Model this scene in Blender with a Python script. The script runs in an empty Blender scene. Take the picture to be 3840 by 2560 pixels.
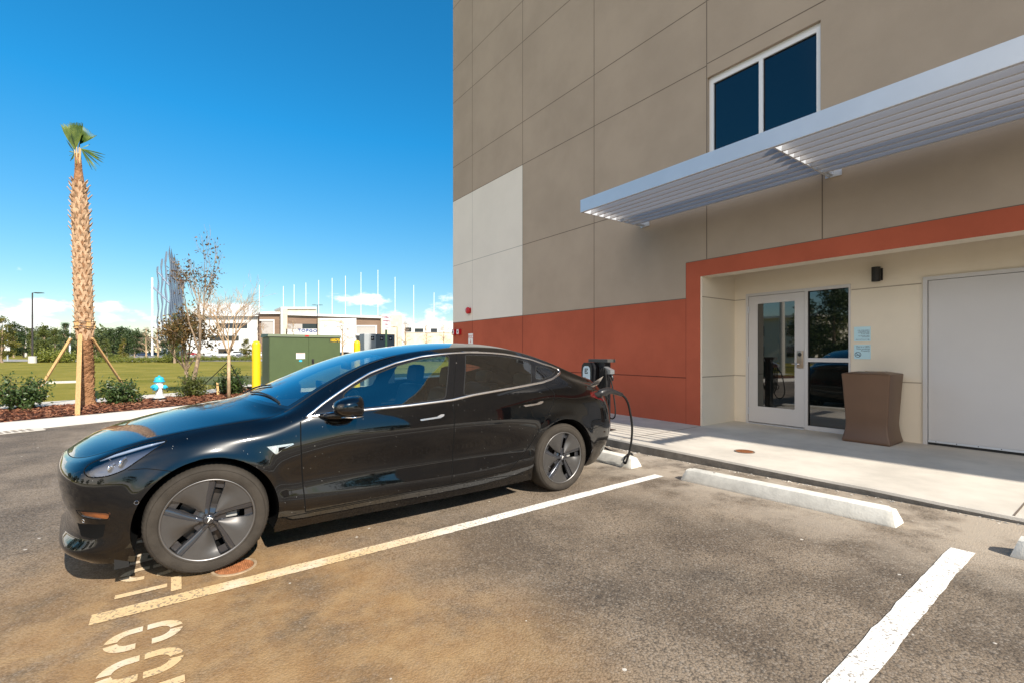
import bpy, bmesh, math, random
import numpy as np
from mathutils import Vector, Matrix
from mathutils.bvhtree import BVHTree
S = bpy.context.scene
COL = S.collection
R = math.radians
PI = math.pi

# ------------------------------------------------------------------ camera
FPX, CXP, HYP, HC = 1751.4, 1920.0, 1320.0, 1.35
TH = math.atan2(2416.6, 1751.4)
FW = (math.cos(TH), math.sin(TH)); RT = (math.sin(TH), -math.cos(TH))
cam = bpy.data.cameras.new('camera')
cam.sensor_width = 36; cam.lens = 36 * FPX / 3840
cam.shift_y = 40 / 3840
cam.clip_start = 0.05; cam.clip_end = 4000
camo = bpy.data.objects.new('camera', cam); COL.objects.link(camo)
camo.location = (0, 0, HC); camo.rotation_euler = (R(90), 0, TH - R(90))
S.camera = camo

# ------------------------------------------------------------------ world, sun, exposure
SUN_EL = 39.0; TILT = 0.056
SUN_DIR = Vector((TILT, -1, math.tan(R(SUN_EL)))).normalized()      # towards the sun
w = bpy.data.worlds.new('World'); S.world = w; w.use_nodes = True
nt = w.node_tree; nt.nodes.clear()
def N(nt, t, **k):
    n = nt.nodes.new(t)
    for a, b in k.items(): setattr(n, a, b)
    return n
wo = N(nt, 'ShaderNodeOutputWorld'); bg = N(nt, 'ShaderNodeBackground'); bg.inputs[1].default_value = 0.125
sky = N(nt, 'ShaderNodeTexSky', sky_type='NISHITA', sun_disc=False)
sky.sun_elevation = R(SUN_EL); sky.sun_rotation = math.atan2(SUN_DIR.x, SUN_DIR.y)
sky.air_density = 1.0; sky.dust_density = 0.1; sky.ozone_density = 2.0; sky.altitude = 0
hs = N(nt, 'ShaderNodeHueSaturation'); hs.inputs['Saturation'].default_value = 1.12; hs.inputs['Value'].default_value = 1.0
hs.inputs['Hue'].default_value = 0.492
nt.links.new(sky.outputs[0], hs.inputs['Color'])
grd_ = N(nt, 'ShaderNodeMixRGB', blend_type='MULTIPLY'); grd_.inputs[0].default_value = 1; nt.links.new(hs.outputs[0], grd_.inputs[1])
# low cumulus band: billow noise on the view direction, thinning with height
tc = N(nt, 'ShaderNodeTexCoord'); sep = N(nt, 'ShaderNodeSeparateXYZ'); nt.links.new(tc.outputs['Generated'], sep.inputs[0])
def M(nt, op, a=None, b=None, c=None, clamp=False):
    n = nt.nodes.new('ShaderNodeMath'); n.operation = op; n.use_clamp = clamp
    for i, v in enumerate((a, b, c)):
        if v is None: continue
        if isinstance(v, (int, float)): n.inputs[i].default_value = v
        else: nt.links.new(v, n.inputs[i])
    return n.outputs[0]
def mapr(nt, v, a, b, c=0.0, d=1.0, smooth=True):
    n = nt.nodes.new('ShaderNodeMapRange'); n.interpolation_type = 'SMOOTHSTEP' if smooth else 'LINEAR'
    nt.links.new(v, n.inputs['Value'])
    for k, x in (('From Min', a), ('From Max', b), ('To Min', c), ('To Max', d)): n.inputs[k].default_value = x
    return n.outputs['Result']
hz = N(nt, 'ShaderNodeMixRGB'); hz.inputs[1].default_value = (0.50, 0.45, 0.40, 1); hz.inputs[2].default_value = (0.10, 0.60, 0.78, 1)
nt.links.new(mapr(nt, sep.outputs[2], 0.0, 0.40, 0, 1, False), hz.inputs[0]); nt.links.new(hz.outputs[0], grd_.inputs[2])
mp = N(nt, 'ShaderNodeMapping'); mp.inputs['Scale'].default_value = (1, 1, 2.3); nt.links.new(tc.outputs['Generated'], mp.inputs[0])
n1 = N(nt, 'ShaderNodeTexNoise'); n1.inputs['Scale'].default_value = 9; n1.inputs['Detail'].default_value = 9; n1.inputs['Roughness'].default_value = 0.55
nt.links.new(mp.outputs[0], n1.inputs['Vector'])
n2 = N(nt, 'ShaderNodeTexNoise'); n2.inputs['Scale'].default_value = 2.6; n2.inputs['Detail'].default_value = 2; nt.links.new(mp.outputs[0], n2.inputs['Vector'])
dens = M(nt, 'ADD', M(nt, 'MULTIPLY', n1.outputs[0], 0.72), M(nt, 'MULTIPLY', n2.outputs[0], 0.42))
thr = mapr(nt, sep.outputs[2], 0.0, 0.24, 0.47, 0.80, False)
cl = M(nt, 'MULTIPLY', mapr(nt, M(nt, 'SUBTRACT', dens, thr), 0.0, 0.07), mapr(nt, sep.outputs[2], 0.26, 0.14))
shade = mapr(nt, M(nt, 'SUBTRACT', dens, thr), 0.04, 0.22, 1.0, 0.86)
cc = N(nt, 'ShaderNodeMixRGB'); cc.inputs[1].default_value = (4.0, 4.5, 5.0, 1); cc.inputs[2].default_value = (5.9, 5.9, 5.8, 1)
nt.links.new(shade, cc.inputs[0])
mx = N(nt, 'ShaderNodeMixRGB'); nt.links.new(M(nt, 'MULTIPLY', cl, 0.85), mx.inputs[0]); nt.links.new(grd_.outputs[0], mx.inputs[1]); nt.links.new(cc.outputs[0], mx.inputs[2])
fill_veil_dot = N(nt, 'ShaderNodeVectorMath', operation='DOT_PRODUCT'); nt.links.new(tc.outputs['Generated'], fill_veil_dot.inputs[0]); fill_veil_dot.inputs[1].default_value = (-0.80, -0.42, 0.42)  # bright warm cloud patch added behind the camera as fill light
veil = M(nt, 'MULTIPLY', mapr(nt, fill_veil_dot.outputs['Value'], 0.70, 0.97), mapr(nt, n2.outputs[0], 0.25, 0.6, 0.55, 1.0))
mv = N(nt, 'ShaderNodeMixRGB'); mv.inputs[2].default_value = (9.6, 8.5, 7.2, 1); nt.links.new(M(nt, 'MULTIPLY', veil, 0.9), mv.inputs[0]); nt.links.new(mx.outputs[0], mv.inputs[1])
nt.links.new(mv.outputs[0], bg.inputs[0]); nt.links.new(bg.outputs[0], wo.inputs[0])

sl = bpy.data.lights.new('sun', 'SUN'); sl.energy = 4.0; sl.angle = R(0.53); sl.color = (1, 0.915, 0.79)
so = bpy.data.objects.new('sun', sl); COL.objects.link(so); so.location = (0, -20, 40)
so.rotation_euler = (-SUN_DIR).to_track_quat('-Z', 'Y').to_euler()
S.view_settings.view_transform = 'Standard'; S.view_settings.look = 'None'
S.view_settings.exposure = 0.98; S.view_settings.gamma = 1.0
S.view_settings.use_curve_mapping = False
S.render.engine = 'CYCLES'
S.cycles.max_bounces = 8; S.cycles.transparent_max_bounces = 24; S.cycles.use_denoising = True
S.cycles.caustics_reflective = False; S.cycles.caustics_refractive = False

# ------------------------------------------------------------------ measuring helpers (photograph pixels -> world)
def ray(px, py):
    u = (px - CXP) / FPX; v = (py - HYP) / FPX
    return Vector((FW[0] + u * RT[0], FW[1] + u * RT[1], -v))
def at_d(px, py, d): return Vector((0, 0, HC)) + ray(px, py) * d
def at_z(px, py, z):
    r = ray(px, py); return Vector((0, 0, HC)) + r * ((z - HC) / r.z)
def at_y(px, py, y):
    r = ray(px, py); return Vector((0, 0, HC)) + r * (y / r.y)
def at_x(px, py, x):
    r = ray(px, py); return Vector((0, 0, HC)) + r * (x / r.x)
def crop(ox, oy, s): return lambda x, y: (ox + x / s, oy + y / s)
c1 = crop(180, 1240, 1.633); c2 = crop(1000, 1240, 2.0638); c3 = crop(1700, 1200, 2.0638)
c4 = crop(0, 860, 2.01); c5 = crop(900, 960, 2.8); c6 = crop(2560, 960, 1.8375); c7 = crop(2100, 1240, 2.6125)
c8 = crop(500, 860, 3.136)

# ------------------------------------------------------------------ object helpers
def tag(o, label=None, cat=None, group=None, kind=None):
    if label: o['label'] = label
    if cat: o['category'] = cat
    if group: o['group'] = group
    if kind: o['kind'] = kind
    return o
def thing(name, loc, label, cat, group=None, rz=0.0):
    o = bpy.data.objects.new(name, None); COL.objects.link(o); o.empty_display_size = 0.1
    o.location = loc; o.rotation_euler = (0, 0, rz)
    return tag(o, label, cat, group)
def offs(parent):
    v = Vector((0, 0, 0)); o = parent
    while o: v += o.location; o = o.parent
    return v
class MB:
    def __init__(s): s.v = []; s.f = []; s.m = []; s.mi = 0
    def add(s, vs, fs):
        b = len(s.v); s.v.extend([tuple(p) for p in vs]); s.f.extend([tuple(b + i for i in f) for f in fs]); s.m.extend([s.mi] * len(fs)); return s
    def box(s, x0, x1, y0, y1, z0, z1, bev=0.0):
        if bev > 0:
            bm = bmesh.new(); bmesh.ops.create_cube(bm, size=1)
            for v in bm.verts: v.co = Vector(((x0 + x1) / 2 + v.co.x * (x1 - x0), (y0 + y1) / 2 + v.co.y * (y1 - y0), (z0 + z1) / 2 + v.co.z * (z1 - z0)))
            bmesh.ops.bevel(bm, geom=bm.edges[:], offset=bev, segments=2, affect='EDGES', profile=0.6)
            bm.verts.index_update()
            s.add([v.co for v in bm.verts], [[v.index for v in f.verts] for f in bm.faces]); bm.free(); return s
        vs = [(x0, y0, z0), (x1, y0, z0), (x1, y1, z0), (x0, y1, z0), (x0, y0, z1), (x1, y0, z1), (x1, y1, z1), (x0, y1, z1)]
        return s.add(vs, [(0, 3, 2, 1), (4, 5, 6, 7), (0, 1, 5, 4), (1, 2, 6, 5), (2, 3, 7, 6), (3, 0, 4, 7)])
    def hexa(s, vs): return s.add(vs, [(0, 3, 2, 1), (4, 5, 6, 7), (0, 1, 5, 4), (1, 2, 6, 5), (2, 3, 7, 6), (3, 0, 4, 7)])
    def prism(s, poly, f):       # poly: list of 2D points, f(u, v, k) -> 3D for k = 0, 1
        n = len(poly)
        vs = [f(a, b, 0) for a, b in poly] + [f(a, b, 1) for a, b in poly]
        return s.add(vs, [tuple(range(n))[::-1], tuple(range(n, 2 * n))] + [(i, (i + 1) % n, n + (i + 1) % n, n + i) for i in range(n)])
    def tube(s, pts, r, n=8, caps=True):
        pts = [Vector(p) for p in pts]; k = len(pts)
        rs = r if isinstance(r, (list, tuple)) else [r] * k
        up = Vector((0, 0, 1)); vs = []; fs = []; prev = None
        for i, p in enumerate(pts):
            t = (pts[min(i + 1, k - 1)] - pts[max(i - 1, 0)]).normalized()
            if prev is None:
                a = t.cross(up)
                if a.length < 1e-3: a = t.cross(Vector((1, 0, 0)))
            else: a = prev - t * prev.dot(t)
            a.normalize(); b = t.cross(a); prev = a
            for j in range(n):
                q = 2 * PI * j / n; vs.append(p + (a * math.cos(q) + b * math.sin(q)) * rs[i])
        for i in range(k - 1):
            for j in range(n): fs.append((i * n + j, i * n + (j + 1) % n, (i + 1) * n + (j + 1) % n, (i + 1) * n + j))
        if caps: fs.append(tuple(range(n))[::-1]); fs.append(tuple(range((k - 1) * n, k * n)))
        return s.add(vs, fs)
    def lathe(s, prof, f, n=32, caps=False):   # prof (r, h); f(rc, rs, h) -> 3D
        vs = []; fs = []
        for r, h in prof:
            for j in range(n):
                q = 2 * PI * j / n; vs.append(f(r * math.cos(q), r * math.sin(q), h))
        k = len(prof)
        for i in range(k - 1):
            for j in range(n): fs.append((i * n + j, i * n + (j + 1) % n, (i + 1) * n + (j + 1) % n, (i + 1) * n + j))
        if caps: fs.append(tuple(range(n))[::-1]); fs.append(tuple(range((k - 1) * n, k * n)))
        return s.add(vs, fs)
    def grid(s, rows):
        k = len(rows); n = len(rows[0]); vs = [p for r in rows for p in r]
        return s.add(vs, [(i * n + j, i * n + j + 1, (i + 1) * n + j + 1, (i + 1) * n + j) for i in range(k - 1) for j in range(n - 1)])
    def leaves(s, cen, size, rng, flat=0.0, asp=0.5):
        cen = np.asarray(cen, float); n = len(cen)
        a = rng.normal(size=(n, 3)); a /= np.linalg.norm(a, axis=1)[:, None]
        b = rng.normal(size=(n, 3)); b[:, 2] *= (1 - flat); b -= a * (a * b).sum(1)[:, None]; b /= np.linalg.norm(b, axis=1)[:, None]
        sz = size * rng.uniform(0.6, 1.3, n)[:, None]
        a = a * sz; b = b * sz * asp
        q = np.stack([cen - a, cen - b * 0.9, cen + a, cen + b * 0.9], 1).reshape(-1, 3)
        base = len(s.v); s.v.extend(map(tuple, q.tolist()))
        s.f.extend([(base + 4 * i, base + 4 * i + 1, base + 4 * i + 2, base + 4 * i + 3) for i in range(n)]); s.m.extend([s.mi] * n)
        return s
    def build(s, name, mats, parent=None, smooth=False, world=True, fix=True, auto=None):
        me = bpy.data.meshes.new(name)
        o = Vector((0, 0, 0)) if (parent is None or not world) else offs(parent)
        me.from_pydata([(p[0] - o.x, p[1] - o.y, p[2] - o.z) for p in s.v] if o.length > 0 else s.v, [], s.f)
        if not isinstance(mats, (list, tuple)): mats = [mats]
        for m in mats: me.materials.append(m)
        if len(mats) > 1: me.polygons.foreach_set('material_index', s.m)
        if fix:
            bm = bmesh.new(); bm.from_mesh(me); bmesh.ops.recalc_face_normals(bm, faces=bm.faces[:]); bm.to_mesh(me); bm.free()
        if smooth: me.polygons.foreach_set('use_smooth', [True] * len(me.polygons))
        if auto is not None: me.set_sharp_from_angle(angle=R(auto))
        me.update()
        ob = bpy.data.objects.new(name, me); COL.objects.link(ob)
        if parent: ob.parent = parent
        return ob
def struct(name, mb, mats, **k): return tag(mb.build(name, mats, **k), kind='structure')
def text_mb(txt, size, f, depth=0.002, font_w=1.0, spacing=1.0, align='CENTER', extra=0.0):
    """flat lettering as mesh; f(u, v, w) maps text plane to world"""
    cu = bpy.data.curves.new('t', 'FONT'); cu.body = txt; cu.size = size; cu.extrude = depth; cu.align_x = align
    cu.space_character = spacing; cu.offset = extra; cu.resolution_u = 3
    ob = bpy.data.objects.new('t', cu); COL.objects.link(ob)
    me = bpy.data.meshes.new_from_object(ob)
    mb = MB(); mb.add([f(v.co.x * font_w, v.co.y, v.co.z) for v in me.vertices], [tuple(p.vertices) for p in me.polygons])
    bpy.data.objects.remove(ob); bpy.data.meshes.remove(me); bpy.data.curves.remove(cu)
    return mb
def copy_tree(o, parent=None):
    c = o.copy(); COL.objects.link(c)
    if parent: c.parent = parent
    for ch in [x for x in bpy.data.objects if x.parent == o]: copy_tree(ch, c)
    return c

# ------------------------------------------------------------------ materials
def mat(name, col, rough=0.6, metal=0.0, var=0.0, vscale=3.0, bump=0.0, bscale=60.0, coat=0.0, col2=None, v2=0.5, spec=None, detail=5.0, stretch=None, bdist=0.01, trans=0.0):
    m = bpy.data.materials.new(name); m.use_nodes = True; t = m.node_tree; b = t.nodes['Principled BSDF']
    b.inputs['Roughness'].default_value = rough; b.inputs['Metallic'].default_value = metal
    b.inputs['Base Color'].default_value = (*col, 1)
    if coat: b.inputs['Coat Weight'].default_value = coat; b.inputs['Coat Roughness'].default_value = 0.02
    if spec is None and rough >= 0.8: spec = 0.12
    if spec is not None: b.inputs['Specular IOR Level'].default_value = spec
    g = N(t, 'ShaderNodeNewGeometry'); pos = g.outputs['Position']
    if stretch:
        mpn = N(t, 'ShaderNodeMapping'); mpn.inputs['Scale'].default_value = stretch; t.links.new(pos, mpn.inputs[0]); pos = mpn.outputs[0]
    if var or col2:
        n = N(t, 'ShaderNodeTexNoise'); n.inputs['Scale'].default_value = vscale; n.inputs['Detail'].default_value = detail; n.inputs['Roughness'].default_value = 0.62
        t.links.new(pos, n.inputs['Vector'])
        r = N(t, 'ShaderNodeMixRGB')
        c2_ = col2 if col2 else tuple(min(1, c * (1 + var)) for c in col); c1_ = col if col2 else tuple(c * (1 - var) for c in col)
        r.inputs[1].default_value = (*c1_, 1); r.inputs[2].default_value = (*c2_, 1)
        t.links.new(mapr(t, n.outputs[0], 0.5 - 0.22, 0.5 + 0.22), r.inputs[0]); t.links.new(r.outputs[0], b.inputs['Base Color'])
    if bump:
        n = N(t, 'ShaderNodeTexNoise'); n.inputs['Scale'].default_value = bscale; n.inputs['Detail'].default_value = 4; t.links.new(pos, n.inputs['Vector'])
        bp = N(t, 'ShaderNodeBump'); bp.inputs['Strength'].default_value = bump; bp.inputs['Distance'].default_value = bdist
        t.links.new(n.outputs[0], bp.inputs['Height']); t.links.new(bp.outputs[0], b.inputs['Normal'])
    return m
def leafmat(name, c1_, c2_, sc=30.0, tr=0.35, rough=0.5):
    m = bpy.data.materials.new(name); m.use_nodes = True; t = m.node_tree; b = t.nodes['Principled BSDF']
    g = N(t, 'ShaderNodeNewGeometry'); n = N(t, 'ShaderNodeTexNoise'); n.inputs['Scale'].default_value = sc; n.inputs['Detail'].default_value = 2
    t.links.new(g.outputs['Position'], n.inputs['Vector'])
    r = N(t, 'ShaderNodeMixRGB'); r.inputs[1].default_value = (*c1_, 1); r.inputs[2].default_value = (*c2_, 1)
    t.links.new(mapr(t, n.outputs[0], 0.35, 0.65), r.inputs[0]); t.links.new(r.outputs[0], b.inputs['Base Color'])
    b.inputs['Roughness'].default_value = rough
    tl = N(t, 'ShaderNodeBsdfTranslucent'); t.links.new(r.outputs[0], tl.inputs[0])
    ms = N(t, 'ShaderNodeMixShader'); ms.inputs[0].default_value = tr; t.links.new(b.outputs[0], ms.inputs[1]); t.links.new(tl.outputs[0], ms.inputs[2])
    t.links.new(ms.outputs[0], t.nodes['Material Output'].inputs[0])
    return m
def glassmat(name, tint, base=0.04, power=1.0, rough=0.0):
    m = bpy.data.materials.new(name); m.use_nodes = True; t = m.node_tree; t.nodes.remove(t.nodes['Principled BSDF'])
    tr = N(t, 'ShaderNodeBsdfTransparent'); tr.inputs[0].default_value = (*tint, 1)
    gl = N(t, 'ShaderNodeBsdfGlossy'); gl.inputs['Roughness'].default_value = rough; gl.inputs[0].default_value = (1, 1, 1, 1)
    lw = N(t, 'ShaderNodeLayerWeight'); lw.inputs[0].default_value = 0.5
    fac = M(t, 'MULTIPLY_ADD', M(t, 'POWER', lw.outputs['Facing'], 4.5), power, base, clamp=True)
    ms = N(t, 'ShaderNodeMixShader'); t.links.new(fac, ms.inputs[0]); t.links.new(tr.outputs[0], ms.inputs[1]); t.links.new(gl.outputs[0], ms.inputs[2])
    t.links.new(ms.outputs[0], t.nodes['Material Output'].inputs[0])
    return m
m_taupe = mat('taupe_stucco', (0.39, 0.322, 0.258), 0.9, var=0.07, vscale=0.7, bump=0.5, bscale=160, bdist=0.004)
m_white_st = mat('light_grey_stucco', (0.74, 0.70, 0.64), 0.9, var=0.03, vscale=0.9, bump=0.4, bscale=160, bdist=0.004)
m_red = mat('brick_red_stucco', (0.42, 0.105, 0.06), 0.9, var=0.09, vscale=1.1, bump=0.5, bscale=160, bdist=0.004)
m_cream = mat('cream_stucco', (0.72, 0.65, 0.545), 0.9, var=0.03, vscale=1.2, bump=0.5, bscale=160, bdist=0.004)
m_joint = mat('joint_sealant', (0.16, 0.13, 0.105), 0.8)
m_joint2 = mat('joint_grey', (0.40, 0.39, 0.37), 0.8)
m_jointr = mat('joint_red', (0.13, 0.035, 0.025), 0.8)
m_jointc = mat('joint_cream', (0.36, 0.31, 0.25), 0.8)
m_alu = mat('satin_aluminium', (0.62, 0.66, 0.72), 0.42, metal=0.55, var=0.03, vscale=2)
m_slat = mat('slat_aluminium', (0.50, 0.48, 0.47), 0.45, metal=0.35)
m_doorpaint = mat('grey_white_door_paint', (0.55, 0.54, 0.548), 0.5, var=0.02, vscale=1.5)
m_frame = mat('white_window_frame', (0.72, 0.74, 0.78), 0.4)
m_black = mat('matte_black', (0.012, 0.012, 0.013), 0.55)
m_rubber = mat('black_rubber', (0.02, 0.02, 0.02), 0.8)
m_whitepaint = mat('white_paint', (0.80, 0.80, 0.78), 0.6)
m_chrome = mat('chrome', (0.83, 0.83, 0.85), 0.12, metal=1.0)
m_conc = mat('sidewalk_concrete', (0.53, 0.49, 0.43), 0.85, var=0.13, vscale=1.6, bump=0.5, bscale=120, detail=9, bdist=0.006)
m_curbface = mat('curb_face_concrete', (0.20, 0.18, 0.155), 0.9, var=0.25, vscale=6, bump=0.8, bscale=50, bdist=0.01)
m_kerb = mat('pale_kerb_concrete', (0.55, 0.51, 0.45), 0.9, var=0.07, vscale=3, bump=0.4, bscale=90)
m_stop = mat('white_concrete_stop', (0.64, 0.62, 0.56), 0.8, var=0.12, vscale=9, bump=0.5, bscale=70, bdist=0.004)
m_yellow = mat('safety_yellow', (0.72, 0.48, 0.008), 0.38, var=0.03, vscale=5)
m_green = mat('utility_green', (0.055, 0.085, 0.030), 0.5, var=0.06, vscale=3)
m_greycab = mat('cabinet_grey', (0.33, 0.36, 0.38), 0.5, var=0.03)
m_shadecab = mat('cabinet_grey_shaded', (0.11, 0.14, 0.165), 0.5)  # cabinet grey with shade put into the colour
m_bark = mat('grey_tan_bark', (0.30, 0.22, 0.15), 0.9, var=0.35, vscale=14, bump=1.0, bscale=60, bdist=0.02)
m_twig = mat('tan_twigs', (0.42, 0.30, 0.19), 0.9, var=0.3, vscale=8)
m_wood = mat('yellow_pine', (0.60, 0.37, 0.16), 0.7, var=0.2, vscale=7, stretch=(6, 6, 0.7))
m_mulchbase = mat('mulch_soil', (0.10, 0.042, 0.026), 0.95, var=0.5, vscale=25, bump=1.0, bscale=45, bdist=0.05)
m_rust = mat('rusty_iron', (0.30, 0.125, 0.055), 0.85, var=0.3, vscale=22, bump=0.6, bscale=80)
def glassdark(name, col, spec=0.9):
    m = mat(name, col, 0.02, spec=spec); return m
m_bglass = glassdark('dark_window_glass', (0.004, 0.007, 0.012), 0.9)
# ------------------------------------------------------------------ ground
def gz(x, y):
    """asphalt height: level, rising a little towards the kerb at the right"""
    t = min(1, max(0, (x - 1.0) / 3.2)); t = t * t * (3 - 2 * t)
    return t * min(0.13, max(0.0, 0.0235 * (4.1 - y)))
def on_ground(px, py, dz=0.0):
    z = 0
    for _ in range(12):
        p = at_z(px, py, z + dz); z = gz(p.x, p.y)
    return p
def m_ground_asphalt():
    m = bpy.data.materials.new('worn_asphalt'); m.use_nodes = True; t = m.node_tree; b = t.nodes['Principled BSDF']
    g = N(t, 'ShaderNodeNewGeometry'); P = g.outputs['Position']
    def noise(sc, det=5, ro=0.6, vec=P):
        n = N(t, 'ShaderNodeTexNoise'); n.inputs['Scale'].default_value = sc; n.inputs['Detail'].default_value = det; n.inputs['Roughness'].default_value = ro
        t.links.new(vec, n.inputs['Vector']); return n.outputs[0]
    def mixc(f, a, bb, mode='MIX'):
        r = N(t, 'ShaderNodeMixRGB', blend_type=mode)
        if isinstance(f, float): r.inputs[0].default_value = f
        else: t.links.new(f, r.inputs[0])
        for i, c in ((1, a), (2, bb)):
            if isinstance(c, tuple): r.inputs[i].default_value = (*c, 1)
            else: t.links.new(c, r.inputs[i])
        return r.outputs[0]
    sp = N(t, 'ShaderNodeSeparateXYZ'); t.links.new(P, sp.inputs[0]); X, Y = sp.outputs[0], sp.outputs[1]
    c = mixc(mapr(t, noise(1.3, 6), 0.36, 0.64), (0.130, 0.100, 0.073), (0.245, 0.192, 0.140))
    c = mixc(M(t, 'MULTIPLY', mapr(t, noise(0.45, 4), 0.50, 0.66), 0.55), c, (0.078, 0.066, 0.054))
    c = mixc(M(t, 'MULTIPLY', mapr(t, noise(38, 3, 0.7), 0.54, 0.66), 0.55), c, (0.050, 0.040, 0.031))
    c = mixc(M(t, 'MULTIPLY', mapr(t, noise(55, 4, 0.7), 0.58, 0.70), 0.40), c, (0.36, 0.30, 0.235))
    # coarse aggregate
    v = N(t, 'ShaderNodeTexVoronoi'); v.inputs['Scale'].default_value = 95; t.links.new(P, v.inputs['Vector'])
    c = mixc(M(t, 'MULTIPLY', mapr(t, v.outputs['Distance'], 0.42, 0.80), 0.65), c, (0.035, 0.031, 0.028))
    vcol = N(t, 'ShaderNodeSeparateXYZ'); t.links.new(v.outputs['Color'], vcol.inputs[0])
    c = mixc(M(t, 'MULTIPLY', mapr(t, vcol.outputs[0], 0.78, 0.9), 0.35), c, (0.32, 0.28, 0.235))
    # cement dust near the kerb and in soft drifts
    dist = mapr(t, X, 2.9, 4.6)
    dn = M(t, 'MULTIPLY', dist, mapr(t, noise(2.2, 7, 0.65), 0.33, 0.60))
    c = mixc(M(t, 'MULTIPLY', dn, 0.78), c, (0.44, 0.375, 0.30))
    mpn = N(t, 'ShaderNodeMapping'); mpn.inputs['Scale'].default_value = (1.2, 0.35, 1); t.links.new(P, mpn.inputs[0])
    dr = M(t, 'MULTIPLY', mapr(t, noise(1.1, 6, 0.7, mpn.outputs[0]), 0.56, 0.74), 0.38)
    c = mixc(dr, c, (0.34, 0.29, 0.24))
    # rust stain left by well water
    def blob(cx, cy, sx, sy, k):
        dx = M(t, 'DIVIDE', M(t, 'SUBTRACT', X, cx), sx); dy = M(t, 'DIVIDE', M(t, 'SUBTRACT', Y, cy), sy)
        d2 = M(t, 'ADD', M(t, 'MULTIPLY', dx, dx), M(t, 'MULTIPLY', dy, dy))
        return M(t, 'MULTIPLY', mapr(t, d2, 1.2, 0.0), k)
    st = M(t, 'ADD', M(t, 'ADD', blob(0.2, 2.7, 1.0, 1.1, 0.75), blob(0.8, 1.7, 1.0, 0.9, 0.75)), blob(-0.2, 2.9, 2.1, 1.8, 0.6), clamp=True)
    st = M(t, 'MULTIPLY', st, mapr(t, noise(2.6, 7, 0.66), 0.22, 0.62, 0.15, 0.95))
    c = mixc(M(t, 'MULTIPLY', st, 0.80), c, mixc(mapr(t, noise(7, 5), 0.35, 0.65), (0.29, 0.165, 0.065), (0.36, 0.225, 0.10)))
    # oil-dark scuffs and pale specks
    c = mixc(M(t, 'MULTIPLY', mapr(t, noise(0.9, 8, 0.7), 0.60, 0.70), 0.35), c, (0.045, 0.04, 0.037))
    v2 = N(t, 'ShaderNodeTexVoronoi'); v2.inputs['Scale'].default_value = 9.0; t.links.new(P, v2.inputs['Vector'])
    s2 = N(t, 'ShaderNodeSeparateXYZ'); t.links.new(v2.outputs['Color'], s2.inputs[0])
    rad = M(t, 'MULTIPLY', mapr(t, s2.outputs[1], 0.55, 1.0), 0.09)
    spk = M(t, 'MULTIPLY', mapr(t, M(t, 'SUBTRACT', v2.outputs['Distance'], rad), 0.02, 0.0), mapr(t, s2.outputs[0], 0.50, 0.54))
    c = mixc(M(t, 'MULTIPLY', spk, 0.8), c, (0.60, 0.56, 0.50))
    t.links.new(c, b.inputs['Base Color']); b.inputs['Roughness'].default_value = 0.82; b.inputs['Specular IOR Level'].default_value = 0.25
    h = M(t, 'ADD', M(t, 'MULTIPLY', v.outputs['Distance'], -0.8), M(t, 'MULTIPLY', noise(230, 3), 0.7))
    h = M(t, 'ADD', h, M(t, 'MULTIPLY', noise(28, 4), 0.3))
    bp = N(t, 'ShaderNodeBump'); bp.inputs['Strength'].default_value = 0.55; bp.inputs['Distance'].default_value = 0.005
    t.links.new(h, bp.inputs['Height']); t.links.new(bp.outputs[0], b.inputs['Normal'])
    return m
M_ASPH = m_ground_asphalt()
m_grass = mat('lawn_grass', (0.145, 0.140, 0.016), 0.95, vscale=0.3, col2=(0.28, 0.225, 0.045), bump=1.0, bscale=9, detail=10, bdist=0.06)
m_far_asphalt = mat('far_asphalt', (0.30, 0.28, 0.26), 0.9, var=0.1, vscale=0.2)
m_pond = mat('pond_water', (0.10, 0.10, 0.02), 0.6, var=0.3, vscale=0.5, bump=0.3, bscale=3, spec=0.1)

m_bounce = mat('pale_bounce_ground', (0.58, 0.50, 0.38), 0.95, var=0.08, vscale=0.6)  # pale ground added out of view to bounce warm light onto the wall
g = MB()
def gr(z): 
    xs = [-1600, -300, -100, -40, -20, -12, -6, 0, 6, 12, 20, 40, 100, 300, 1600]; ys = [-1600, -300, -60, -20, -5, 4, 12, 18, 24, 30, 40, 60, 100, 300, 1700]
    return [[(x, y, z) for x in xs] for y in ys]
g.grid(gr(-0.03)); struct('lawn', g, m_grass, fix=False)
# kerb line of the planting bed on the far side (x, y of the asphalt edge)
KL = [(-9.0, 9.3), (-6.5, 10.0), (-4.2, 10.75), (-2.3, 11.38), (-0.9, 12.0), (0.5, 12.75), (1.5, 13.6), (2.1, 14.6), (2.4, 16.0)]
def offp(P, d):
    out = []
    for i, p in enumerate(P):
        a = P[max(0, i - 1)]; b = P[min(len(P) - 1, i + 1)]; tx, ty = b[0] - a[0], b[1] - a[1]; l = math.hypot(tx, ty)
        out.append((p[0] - ty / l * d, p[1] + tx / l * d))
    return out
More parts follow.
